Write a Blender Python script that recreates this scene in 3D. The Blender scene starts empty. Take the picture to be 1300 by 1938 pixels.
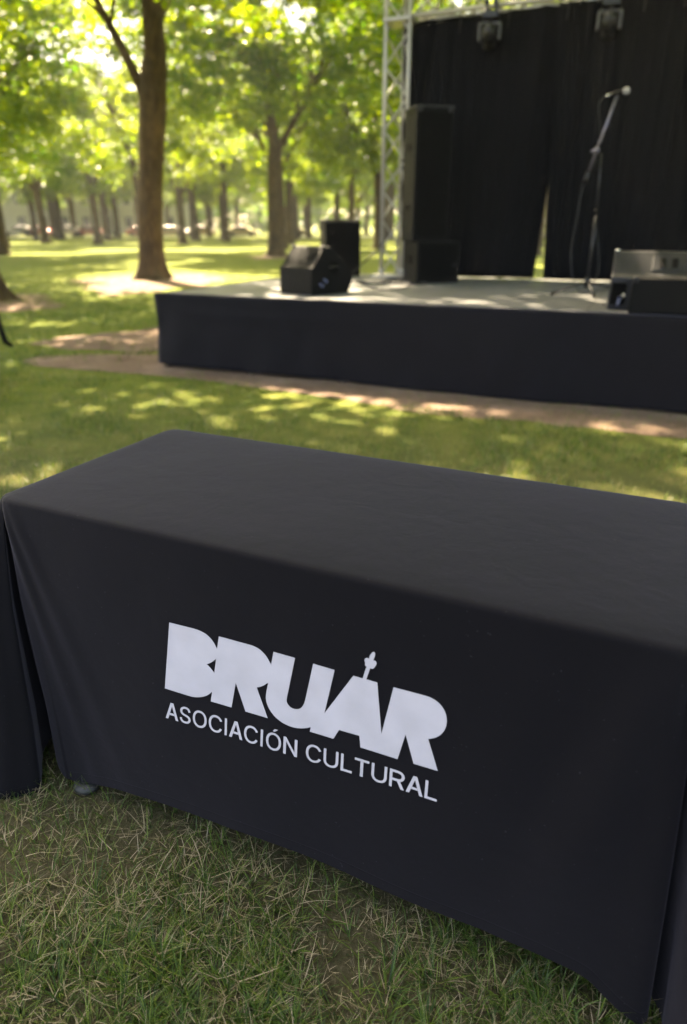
import bpy, bmesh, math, random
import numpy as np
from mathutils import Vector, Matrix, geometry

R = math.radians
sc = bpy.context.scene
col = sc.collection

# ------------------------------------------------------------------ camera
cd = bpy.data.cameras.new("camera")
cam = bpy.data.objects.new("camera", cd)
col.objects.link(cam)
sc.camera = cam
cam.location = (0, 0, 1.3127)
cam.rotation_euler = (R(90 - 23.147), 0, 0)
cd.sensor_fit = 'HORIZONTAL'
cd.sensor_width = 24.0
cd.lens = 24.0 * 1262.4 / 1300
cd.clip_start = 0.05
cd.clip_end = 2000
cd.dof.use_dof = True
cd.dof.focus_distance = 1.42
cd.dof.aperture_fstop = 1.85

# ------------------------------------------------------------------ light
SUN_AZ, SUN_EL = -24.0, 50.0          # degrees from +Y towards +X, and above the horizon
w = bpy.data.worlds.new("World")
sc.world = w
w.use_nodes = True
nt = w.node_tree
nt.nodes.clear()
sky = nt.nodes.new("ShaderNodeTexSky")
sky.sky_type = 'NISHITA'
sky.sun_disc = False
sky.sun_elevation = R(SUN_EL)
sky.sun_rotation = R(SUN_AZ)
sky.air_density = .8
sky.dust_density = 3.0
sky.ozone_density = .6
bg = nt.nodes.new("ShaderNodeBackground")
bg.inputs[1].default_value = 0.105
out = nt.nodes.new("ShaderNodeOutputWorld")
nt.links.new(sky.outputs[0], bg.inputs[0])
nt.links.new(bg.outputs[0], out.inputs[0])

sd = bpy.data.lights.new("sun", 'SUN')
sd.energy = 5.0
sd.angle = R(0.55)
sd.color = (1.0, 0.94, 0.84)
sun = bpy.data.objects.new("sun", sd)
col.objects.link(sun)
_v = Vector((math.sin(R(SUN_AZ)) * math.cos(R(SUN_EL)), math.cos(R(SUN_AZ)) * math.cos(R(SUN_EL)), math.sin(R(SUN_EL))))
sun.rotation_euler = _v.to_track_quat('Z', 'Y').to_euler()
sun.location = _v * 60

vs = sc.view_settings
vs.view_transform = 'Standard'
vs.look = 'None'
vs.gamma = 1
vs.use_curve_mapping = False
vs.exposure = 3.15
vs.use_white_balance = True
vs.white_balance_temperature = 8800
vs.white_balance_tint = 10
sc.render.film_transparent = False
sc.cycles.max_bounces = 7
sc.cycles.diffuse_bounces = 4
sc.cycles.glossy_bounces = 3
sc.cycles.transmission_bounces = 5
sc.cycles.volume_bounces = 0
sc.cycles.sample_clamp_indirect = 6
sc.cycles.use_denoising = True
try:
    sc.cycles.use_adaptive_sampling = True
    sc.cycles.adaptive_threshold = 0.02
except Exception:
    pass

# ------------------------------------------------------------------ helpers
def tag(o, label=None, cat=None, group=None, kind=None):
    if label: o['label'] = label
    if cat: o['category'] = cat
    if group: o['group'] = group
    if kind: o['kind'] = kind
    return o

def empty(name, loc=(0, 0, 0), rz=0.0):
    o = bpy.data.objects.new(name, None)
    o.empty_display_size = .2
    col.objects.link(o)
    o.location = loc
    o.rotation_euler = (0, 0, rz)
    return o

def npmesh(name, verts, faces_flat, counts, mat, parent=None, smooth=True, attr=None):
    """verts (N,3); faces_flat 1-d vertex indices, counts = verts per face."""
    me = bpy.data.meshes.new(name)
    verts = np.ascontiguousarray(verts, dtype=np.float32)
    faces_flat = np.ascontiguousarray(faces_flat, dtype=np.int32)
    counts = np.asarray(counts, dtype=np.int32)
    me.vertices.add(len(verts)); me.vertices.foreach_set("co", verts.ravel())
    me.loops.add(len(faces_flat)); me.loops.foreach_set("vertex_index", faces_flat)
    me.polygons.add(len(counts))
    starts = np.concatenate([[0], np.cumsum(counts)[:-1]]).astype(np.int32)
    me.polygons.foreach_set("loop_start", starts)
    me.polygons.foreach_set("loop_total", counts)
    me.polygons.foreach_set("use_smooth", np.full(len(counts), smooth))
    if attr is not None:
        for k, v in attr.items():
            a = me.attributes.new(k, 'FLOAT', 'POINT')
            a.data.foreach_set("value", np.ascontiguousarray(v, dtype=np.float32))
    me.update(calc_edges=True)
    me.validate()
    o = bpy.data.objects.new(name, me)
    me.materials.append(mat)
    col.objects.link(o)
    if parent is not None: o.parent = parent
    return o

class MB:
    """collects shapes, links them as one mesh object"""
    def __init__(s): s.bm = bmesh.new()
    def box(s, c, size, rot=None, bevel=0.0):
        m = Matrix.Translation(Vector(c))
        if rot is not None: m = m @ rot.to_4x4()
        r = bmesh.ops.create_cube(s.bm, size=1.0, matrix=m @ Matrix.Diagonal((*size, 1)))
        if bevel:
            ed = list({e for v in r['verts'] for e in v.link_edges})
            bmesh.ops.bevel(s.bm, geom=ed, offset=bevel, segments=2, profile=.5, affect='EDGES')
        return s
    def tube(s, pts, rad, n=10, caps=True):
        pts = [Vector(p) for p in pts]
        rr = rad if hasattr(rad, '__len__') else [rad] * len(pts)
        rings = []
        prev = None
        for i, p in enumerate(pts):
            t = (pts[min(i + 1, len(pts) - 1)] - pts[max(i - 1, 0)])
            t.normalize()
            a = Vector((0, 0, 1)) if abs(t.z) < .9 else Vector((1, 0, 0))
            if prev is not None: a = prev
            x = (a - t * a.dot(t)); x.normalize(); prev = x
            y = t.cross(x)
            rings.append([s.bm.verts.new(p + (x * math.cos(2 * math.pi * k / n) + y * math.sin(2 * math.pi * k / n)) * rr[i]) for k in range(n)])
        for a, b in zip(rings, rings[1:]):
            for k in range(n):
                f = s.bm.faces.new((a[k], a[(k + 1) % n], b[(k + 1) % n], b[k])); f.smooth = True
        if caps:
            s.bm.faces.new(rings[0][::-1]); s.bm.faces.new(rings[-1])
        return s
    def prism(s, prof, x0, x1, bevel=0.0):
        """profile points (y,z), extruded along x"""
        a = [s.bm.verts.new((x0, y, z)) for y, z in prof]
        b = [s.bm.verts.new((x1, y, z)) for y, z in prof]
        n = len(prof)
        fs = [s.bm.faces.new(a), s.bm.faces.new(b[::-1])]
        for k in range(n): fs.append(s.bm.faces.new((a[k], b[k], b[(k + 1) % n], a[(k + 1) % n])))
        bmesh.ops.recalc_face_normals(s.bm, faces=fs)
        if bevel:
            ed = list({e for f in fs for e in f.edges})
            bmesh.ops.bevel(s.bm, geom=ed, offset=bevel, segments=2, profile=.5, affect='EDGES')
        return s
    def ell(s, c, r, rot=None, u=18, v=12):
        m = Matrix.Translation(Vector(c))
        if rot is not None: m = m @ rot.to_4x4()
        g = bmesh.ops.create_uvsphere(s.bm, u_segments=u, v_segments=v, radius=1.0, matrix=m @ Matrix.Diagonal((*r, 1)))
        for f in {f for q in g['verts'] for f in q.link_faces}: f.smooth = True
        return s
    def build(s, name, mat, parent=None):
        me = bpy.data.meshes.new(name)
        s.bm.normal_update()
        s.bm.to_mesh(me); s.bm.free()
        me.materials.append(mat)
        o = bpy.data.objects.new(name, me)
        col.objects.link(o)
        if parent is not None: o.parent = parent
        return o

def copy_tree(o, parent=None):
    c = o.copy(); col.objects.link(c)
    if parent is not None:
        c.parent = parent
    for ch in list(o.children): copy_tree(ch, c)
    return c

# ------------------------------------------------------------------ materials
def newmat(name):
    m = bpy.data.materials.new(name); m.use_nodes = True
    m.node_tree.nodes.clear()
    return m, m.node_tree

class N:
    def __init__(s, nt): s.nt = nt
    def __call__(s, typ, ins=None, **props):
        n = s.nt.nodes.new(typ)
        for k, v in props.items(): setattr(n, k, v)
        for k, v in (ins or {}).items():
            if isinstance(v, bpy.types.NodeSocket): s.nt.links.new(v, n.inputs[k])
            else: n.inputs[k].default_value = v
        return n
    def ramp(s, fac, stops):
        n = s.nt.nodes.new("ShaderNodeValToRGB")
        e = n.color_ramp.elements
        while len(e) < len(stops): e.new(.5)
        for q, (p, c) in zip(e, stops): q.position = p; q.color = (*c, 1) if len(c) == 3 else c
        s.nt.links.new(fac, n.inputs[0])
        return n.outputs[0]

def simple(name, c, rough=.6, metal=0.0, spec=.5, var=.15, scale=30.0, bump=0.0, bscale=200.0, sheen=0.0, coat=0.0):
    m, nt = newmat(name); g = N(nt)
    tc = g("ShaderNodeTexCoord")
    nz = g("ShaderNodeTexNoise", {"Vector": tc.outputs["Object"], "Scale": scale, "Detail": 5.0})
    lo = tuple(max(0, x * (1 - var)) for x in c); hi = tuple(x * (1 + var) for x in c)
    cr = g.ramp(nz.outputs[0], [(.3, lo), (.7, hi)])
    b = g("ShaderNodeBsdfPrincipled", {"Base Color": cr, "Metallic": metal, "Specular IOR Level": spec})
    rr = g("ShaderNodeMapRange", {0: nz.outputs[0], 1: .3, 2: .7, 3: max(0, rough - .08), 4: min(1, rough + .08)})
    nt.links.new(rr.outputs[0], b.inputs["Roughness"])
    if sheen:
        b.inputs["Sheen Weight"].default_value = sheen
        b.inputs["Sheen Roughness"].default_value = .45
    if coat: b.inputs["Coat Weight"].default_value = coat
    if bump:
        n2 = g("ShaderNodeTexNoise", {"Vector": tc.outputs["Object"], "Scale": bscale, "Detail": 3.0})
        bp = g("ShaderNodeBump", {"Height": n2.outputs[0], "Strength": bump, "Distance": .01})
        nt.links.new(bp.outputs[0], b.inputs["Normal"])
    o = g("ShaderNodeOutputMaterial", {"Surface": b.outputs[0]})
    return m

def cloth_mat(name, c, scale=900.0, sheen=.35, weave=.25, hem=False, tr=0.0):
    m, nt = newmat(name); g = N(nt)
    tc = g("ShaderNodeTexCoord")
    w1 = g("ShaderNodeTexNoise", {"Vector": tc.outputs["Object"], "Scale": scale, "Detail": 2.0})
    big = g("ShaderNodeTexNoise", {"Vector": tc.outputs["Object"], "Scale": 5.0, "Detail": 6.0, "Roughness": .6})
    cr = g.ramp(big.outputs[0], [(.3, tuple(x * .85 for x in c)), (.7, tuple(x * 1.15 for x in c))])
    fine = g("ShaderNodeMix", {0: w1.outputs[0], 6: (0, 0, 0, 1), 7: (1, 1, 1, 1)}, data_type='RGBA')
    mixc = g("ShaderNodeMix", {0: .35, 6: cr, 7: fine.outputs[2]}, data_type='RGBA', blend_type='OVERLAY')
    sp = g("ShaderNodeTexNoise", {"Vector": tc.outputs["Object"], "Scale": 160.0, "Detail": 1.0})
    spk = g.ramp(sp.outputs[0], [(.765, (0, 0, 0)), (.80, (.05, .05, .055))])
    add = g("ShaderNodeMix", {0: .6, 6: mixc.outputs[2], 7: spk}, data_type='RGBA', blend_type='ADD')
    b = g("ShaderNodeBsdfPrincipled", {"Base Color": add.outputs[2], "Roughness": .78, "Specular IOR Level": .11,
                                       "Sheen Weight": sheen, "Sheen Roughness": .5})
    b.inputs["Sheen Tint"].default_value = (.84, .80, 1, 1)
    bp = g("ShaderNodeBump", {"Height": w1.outputs[0], "Strength": weave, "Distance": .0008})
    b2 = g("ShaderNodeBump", {"Height": big.outputs[0], "Strength": .22, "Distance": .012, "Normal": bp.outputs[0]})
    wr = g("ShaderNodeTexNoise", {"Vector": tc.outputs["Object"], "Scale": 13.0, "Detail": 3.0, "Distortion": 1.2})
    last = b2 = g("ShaderNodeBump", {"Height": wr.outputs[0], "Strength": .12, "Distance": .008, "Normal": b2.outputs[0]})
    if hem:
        at = g("ShaderNodeAttribute", attribute_name="hem")
        # stitched line a couple of centimetres above the edge
        d = g("ShaderNodeMath", {0: at.outputs["Fac"], 1: .026}, operation='SUBTRACT')
        a = g("ShaderNodeMath", {0: d.outputs[0]}, operation='ABSOLUTE')
        mr = g("ShaderNodeMapRange", {0: a.outputs[0], 1: 0.0, 2: .0022, 3: 0.0, 4: 1.0})
        last = g("ShaderNodeBump", {"Height": mr.outputs[0], "Strength": .35, "Distance": .0012, "Normal": b2.outputs[0]})
    nt.links.new(last.outputs[0], b.inputs["Normal"])
    surf = b.outputs[0]
    if tr:
        t = g("ShaderNodeBsdfTranslucent", {"Color": (*[x * 3 for x in c], 1)})
        surf = g("ShaderNodeMixShader", {0: tr, 1: surf, 2: t.outputs[0]}).outputs[0]
    g("ShaderNodeOutputMaterial", {"Surface": surf})
    return m

M = {}
M['cloth'] = cloth_mat('black_tablecloth_fabric', (.0024, .0022, .0034), hem=True, sheen=.09)
M['skirt'] = cloth_mat('stage_skirt_fabric', (.0062, .0056, .0074), scale=400, sheen=.10)
M['drape'] = cloth_mat('backdrop_fabric', (.0020, .0020, .0030), scale=400, sheen=.02)
M['print'] = simple('white_print', (.50, .48, .54), .65, var=.06, scale=18, bump=.08, bscale=900)
M['black_plastic'] = simple('black_cabinet', (.0022, .0022, .0023), .55, spec=.12, var=.3, bump=.25, bscale=350)
M['grille'] = simple('speaker_grille', (.0012, .0012, .0013), .7, spec=.1, var=.4, bump=.6, bscale=500)
M['grey_metal'] = simple('grey_metal_sky_sheen', (.009, .009, .012), .48, spec=.35, var=.25, bump=.15, bscale=250)  # lighter grey also stands in for sky reflected on the right wedge
M['black_metal'] = simple('black_metal', (.010, .010, .011), .4, .2, bump=.05)
M['boom_metal'] = simple('boom_metal', (.16, .15, .18), .34, .75)
M['alu'] = simple('truss_aluminium', (.40, .385, .35), .42, .35, var=.1)
M['chrome'] = simple('bright_steel', (.62, .62, .6), .22, .95, var=.1)
M['foot'] = simple('dull_steel_foot', (.05, .05, .048), .5, .5, var=.1)
M['lamp_grey'] = simple('lamp_yoke_grey', (.075, .073, .07), .45, .2)
M['mesh_steel'] = simple('microphone_mesh', (.35, .35, .36), .35, .8, bump=.5, bscale=900)
M['lens'] = simple('lamp_lens', (.09, .075, .05), .15, 0, coat=.6)
M['cable'] = simple('black_cable', (.012, .012, .013), .5)
M['connector'] = simple('pale_blue_connector', (.07, .08, .14), .4)
M['wood'] = simple('rough_wood_block', (.035, .025, .018), .85, bump=.4, bscale=60)
M['table_top'] = simple('table_plastic', (.55, .54, .5), .5)
M['leg_metal'] = simple('table_leg_metal', (.09, .09, .10), .35, .7)
M['window'] = simple('dark_window', (.03, .04, .05), .1)
M['tyre'] = simple('tyre', (.02, .02, .02), .8)
M['wall_pale'] = simple('pale_render_wall', (.36, .35, .33), .9, scale=3)
M['roof'] = simple('roof_tiles', (.26, .13, .08), .85, scale=6)

def deck_mat():
    m, nt = newmat('stage_deck'); g = N(nt)
    tc = g("ShaderNodeTexCoord")
    n1 = g("ShaderNodeTexNoise", {"Vector": tc.outputs["Object"], "Scale": 2.2, "Detail": 8.0, "Roughness": .65})
    c = g.ramp(n1.outputs[0], [(.3, (.09, .09, .088)), (.55, (.145, .145, .142)), (.75, (.20, .195, .19))])
    br = g("ShaderNodeTexBrick", {"Vector": tc.outputs["Object"], "Scale": 1.0, "Mortar Size": .006, "Brick Width": 2.0, "Row Height": 1.0, "Color1": (1, 1, 1, 1), "Color2": (.9, .9, .9, 1), "Mortar": (.12, .12, .12, 1)}, offset=0.0)
    mx = g("ShaderNodeMix", {0: 1.0, 6: c, 7: br.outputs[0]}, data_type='RGBA', blend_type='MULTIPLY')
    b = g("ShaderNodeBsdfPrincipled", {"Base Color": mx.outputs[2], "Roughness": .5})
    n2 = g("ShaderNodeTexNoise", {"Vector": tc.outputs["Object"], "Scale": 120.0})
    bp = g("ShaderNodeBump", {"Height": n2.outputs[0], "Strength": .3, "Distance": .004})
    nt.links.new(bp.outputs[0], b.inputs["Normal"])
    g("ShaderNodeOutputMaterial", {"Surface": b.outputs[0]})
    return m
M['deck'] = deck_mat()

def ground_mat():
    m, nt = newmat('lawn_ground'); g = N(nt)
    tc = g("ShaderNodeTexCoord"); P = tc.outputs["Object"]
    big = g("ShaderNodeTexNoise", {"Vector": P, "Scale": .35, "Detail": 6.0, "Roughness": .6})
    mid = g("ShaderNodeTexNoise", {"Vector": P, "Scale": 3.5, "Detail": 8.0, "Roughness": .7})
    fin = g("ShaderNodeTexNoise", {"Vector": P, "Scale": 90.0, "Detail": 6.0, "Roughness": .7})
    grass = g.ramp(mid.outputs[0], [(.3, (.065, .120, .012)), (.5, (.155, .190, .024)), (.72, (.25, .245, .050))])
    soil = g.ramp(fin.outputs[0], [(.3, (.034, .025, .018)), (.55, (.085, .063, .045)), (.75, (.19, .15, .11))])
    # near the camera the bare soil between the blades shows; farther off the lawn closes up
    geo = g("ShaderNodeSeparateXYZ", {0: P})
    nearm = g("ShaderNodeMapRange", {0: geo.outputs[1], 1: 2.0, 2: 6.0, 3: .85, 4: .12})
    th = g("ShaderNodeMath", {0: big.outputs[0], 1: mid.outputs[0]}, operation='ADD')
    msk = g("ShaderNodeMapRange", {0: th.outputs[0], 1: .85, 2: 1.15, 3: 0.0, 4: 1.0})
    mm = g("ShaderNodeMath", {0: nearm.outputs[0], 1: msk.outputs[0]}, operation='MULTIPLY')
    m2 = g("ShaderNodeMath", {0: mm.outputs[0], 1: nearm.outputs[0]}, operation='MAXIMUM')
    mx = g("ShaderNodeMix", {0: m2.outputs[0], 6: grass, 7: soil}, data_type='RGBA')
    b = g("ShaderNodeBsdfPrincipled", {"Base Color": mx.outputs[2], "Roughness": .95, "Specular IOR Level": .15})
    bp = g("ShaderNodeBump", {"Height": fin.outputs[0], "Strength": .8, "Distance": .02})
    nt.links.new(bp.outputs[0], b.inputs["Normal"])
    g("ShaderNodeOutputMaterial", {"Surface": b.outputs[0]})
    return m
M['ground'] = ground_mat()

def dirt_mat():
    m, nt = newmat('bare_earth'); g = N(nt)
    tc = g("ShaderNodeTexCoord"); P = tc.outputs["Object"]
    n1 = g("ShaderNodeTexNoise", {"Vector": P, "Scale": 2.0, "Detail": 8.0, "Roughness": .65})
    n2 = g("ShaderNodeTexNoise", {"Vector": P, "Scale": 40.0, "Detail": 6.0, "Roughness": .7})
    c = g.ramp(n1.outputs[0], [(.3, (.165, .106, .076)), (.55, (.275, .185, .138)), (.75, (.39, .28, .215))])
    c2 = g.ramp(n2.outputs[0], [(.3, (.55, .55, .5)), (.7, (1, 1, 1))])
    mx = g("ShaderNodeMix", {0: 1.0, 6: c, 7: c2}, data_type='RGBA', blend_type='MULTIPLY')
    b = g("ShaderNodeBsdfPrincipled", {"Base Color": mx.outputs[2], "Roughness": .95, "Specular IOR Level": .15})
    bp = g("ShaderNodeBump", {"Height": n2.outputs[0], "Strength": .7, "Distance": .02})
    nt.links.new(bp.outputs[0], b.inputs["Normal"])
    g("ShaderNodeOutputMaterial", {"Surface": b.outputs[0]})
    return m
M['dirt'] = dirt_mat()
M['asphalt'] = simple('asphalt', (.10, .10, .10), .9, scale=8)

def leaf_mat(name, d0, d1, t0, t1, mixf=.5):
    m, nt = newmat(name); g = N(nt)
    at = g("ShaderNodeAttribute", attribute_name="tint")
    oi = g("ShaderNodeObjectInfo")
    s = g("ShaderNodeMath", {0: oi.outputs["Random"], 1: .35, 2: -.17}, operation='MULTIPLY_ADD')
    f = g("ShaderNodeMath", {0: at.outputs["Fac"], 1: s.outputs[0]}, operation='ADD')
    f.use_clamp = True
    cd_ = g.ramp(f.outputs[0], [(0, d0), (1, d1)])
    ct = g.ramp(f.outputs[0], [(0, t0), (1, t1)])
    b = g("ShaderNodeBsdfPrincipled", {"Base Color": cd_, "Roughness": .42, "Specular IOR Level": .5})
    t = g("ShaderNodeBsdfTranslucent", {"Color": ct})
    mx = g("ShaderNodeMixShader", {0: mixf, 1: b.outputs[0], 2: t.outputs[0]})
    g("ShaderNodeOutputMaterial", {"Surface": mx.outputs[0]})
    return m
M['leaf'] = leaf_mat('tree_leaves', (.026, .072, .008), (.08, .155, .012), (.09, .24, .008), (.54, .61, .02), .55)
def blade_mat():
    m, nt = newmat('grass_blades'); g = N(nt)
    at = g("ShaderNodeAttribute", attribute_name="tint")
    c = g.ramp(at.outputs["Fac"], [(0, (.024, .060, .009)), (.3, (.072, .145, .018)), (.55, (.18, .25, .034)), (.72, (.27, .22, .10)), (1.0, (.46, .37, .24))])
    b = g("ShaderNodeBsdfPrincipled", {"Base Color": c, "Roughness": .45, "Specular IOR Level": .5})
    t = g("ShaderNodeBsdfTranslucent", {"Color": c})
    mx = g("ShaderNodeMixShader", {0: .38, 1: b.outputs[0], 2: t.outputs[0]})
    g("ShaderNodeOutputMaterial", {"Surface": mx.outputs[0]})
    return m
M['blade'] = blade_mat()
def bark_mat():
    m, nt = newmat('tree_bark'); g = N(nt)
    tc = g("ShaderNodeTexCoord")
    mp = g("ShaderNodeMapping", {0: tc.outputs["Object"], 3: (1, 1, .25)})
    n1 = g("ShaderNodeTexNoise", {"Vector": mp.outputs[0], "Scale": 14.0, "Detail": 8.0, "Roughness": .7})
    n2 = g("ShaderNodeTexNoise", {"Vector": tc.outputs["Object"], "Scale": 1.6, "Detail": 4.0})
    c = g.ramp(n1.outputs[0], [(.3, (.035, .023, .013)), (.55, (.095, .064, .036)), (.75, (.17, .12, .07))])
    c2 = g.ramp(n2.outputs[0], [(.35, (.6, .6, .6)), (.7, (1.1, 1.05, .95))])
    mx = g("ShaderNodeMix", {0: 1.0, 6: c, 7: c2}, data_type='RGBA', blend_type='MULTIPLY')
    b = g("ShaderNodeBsdfPrincipled", {"Base Color": mx.outputs[2], "Roughness": .9, "Specular IOR Level": .2})
    bp = g("ShaderNodeBump", {"Height": n1.outputs[0], "Strength": .7, "Distance": .05})
    nt.links.new(bp.outputs[0], b.inputs["Normal"])
    g("ShaderNodeOutputMaterial", {"Surface": b.outputs[0]})
    return m
M['bark'] = bark_mat()

# ------------------------------------------------------------------ value noise
def _hash(ix, iy, seed):
    h = (ix.astype(np.int64) * 374761393 + iy.astype(np.int64) * 668265263 + seed * 1442695041) & 0x7fffffff
    h = ((h ^ (h >> 13)) * 1274126177) & 0x7fffffff
    return ((h ^ (h >> 16)) & 0xffff) / 65535.0
def vnoise(x, y, f, seed=0):
    x = np.asarray(x, float) * f; y = np.asarray(y, float) * f
    ix = np.floor(x); iy = np.floor(y); fx = x - ix; fy = y - iy
    fx = fx * fx * (3 - 2 * fx); fy = fy * fy * (3 - 2 * fy)
    a = _hash(ix, iy, seed); b = _hash(ix + 1, iy, seed); c = _hash(ix, iy + 1, seed); d = _hash(ix + 1, iy + 1, seed)
    return (a * (1 - fx) + b * fx) * (1 - fy) + (c * (1 - fx) + d * fx) * fy

# ------------------------------------------------------------------ layout constants
STAGE = Vector((-1.8377, 6.849, 0)); STAGE_YAW = R(-23.5); DECK = .71
SM = Matrix.Translation(STAGE) @ Matrix.Rotation(STAGE_YAW, 4, 'Z')
TABLE = Vector((-.7578, 1.365, 0)); TABLE_YAW = -0.4355
TL, TD, TH = 1.367, .622, .76

# ------------------------------------------------------------------ ground
def sheet(name, pts, z, mat, wob=0.0, seed=0, step=.12):
    """irregular flat patch; outline points resampled and roughened"""
    P = []
    n = len(pts)
    for i in range(n):
        a = Vector(pts[i]); b = Vector(pts[(i + 1) % n]); k = max(1, int((b - a).length / step))
        for j in range(k): P.append(a.lerp(b, j / k))
    c = sum(P, Vector((0, 0))) / len(P)
    out = []
    for p in P:
        q = (vnoise(p.x, p.y, 1.6, seed) - .5) * 2 + (vnoise(p.x, p.y, 5.0, seed + 3) - .5)
        d = (p - c).normalized()
        out.append((p.x + d.x * q * wob, p.y + d.y * q * wob, z))
    tris = geometry.tessellate_polygon([[Vector(v) for v in out]])
    o = npmesh(name, np.array(out), np.array(tris).ravel(), [3] * len(tris), mat, smooth=False)
    # faces up
    bm = bmesh.new(); bm.from_mesh(o.data)
    for f in bm.faces:
        if f.normal.z < 0: f.normal_flip()
    bm.to_mesh(o.data); bm.free()
    return tag(o, kind='structure')

g_ = MB()
vv = [g_.bm.verts.new(p) for p in ((-900, -300, 0), (900, -300, 0), (900, 1400, 0), (-900, 1400, 0))]
g_.bm.faces.new(vv)
tag(g_.build('ground', M['ground']), kind='structure')

PATH = [(-3.5, 7.25), (-3.0, 6.80), (-1.7, 6.36), (.21, 5.32), (1.3, 4.76), (2.3, 4.24), (4.5, 3.2), (6.0, 2.6), (6.4, 3.6), (4.0, 4.6), (2.6, 5.4), (-1.0, 7.2), (-1.9, 7.6), (-2.9, 7.5)]
PATCH = [(-3.9, 8.2), (-3.2, 7.75), (-2.2, 7.8), (-1.6, 8.6), (-1.3, 10.2), (-2.3, 9.8), (-3.3, 9.2)]
BARE = [(-7.2, 18.7), (-6.0, 16.6), (-4.9, 14.6), (-4.0, 15.2), (-3.4, 17.2), (-3.2, 19.0), (-4.2, 21.0), (-6.2, 20.6)]
sheet('dirt_path', PATH, .005, M['dirt'], .16, 1)
sheet('dirt_patch', PATCH, .009, M['dirt'], .22, 2)
sheet('bare_earth', BARE, .005, M['dirt'], .5, 3)
sheet('bare_earth', [(-8.6, 11.6), (-6.4, 11.6), (-4.7, 12.3), (-5.4, 13.4), (-7, 15), (-9, 14)], .009, M['dirt'], .4, 4)
sheet('bare_earth', [(-4.6, 34), (-3.5, 31), (-2.0, 32.5), (-1.8, 35.5), (-4, 36.5)], .005, M['dirt'], .5, 5)
_s = MB()
vv = [_s.bm.verts.new(p) for p in ((-140, 104, .006), (90, 104, .006), (90, 112, .006), (-140, 112, .006))]
_s.bm.faces.new(vv)
tag(_s.build('road', M['asphalt']), kind='structure')

def inside(poly, x, y):
    x = np.asarray(x); y = np.asarray(y); c = np.zeros(x.shape, bool); n = len(poly); j = n - 1
    for i in range(n):
        xi, yi = poly[i]; xj, yj = poly[j]
        m = ((yi > y) != (yj > y)) & (x < (xj - xi) * (y - yi) / (yj - yi + 1e-12) + xi)
        c ^= m; j = i
    return c

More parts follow.
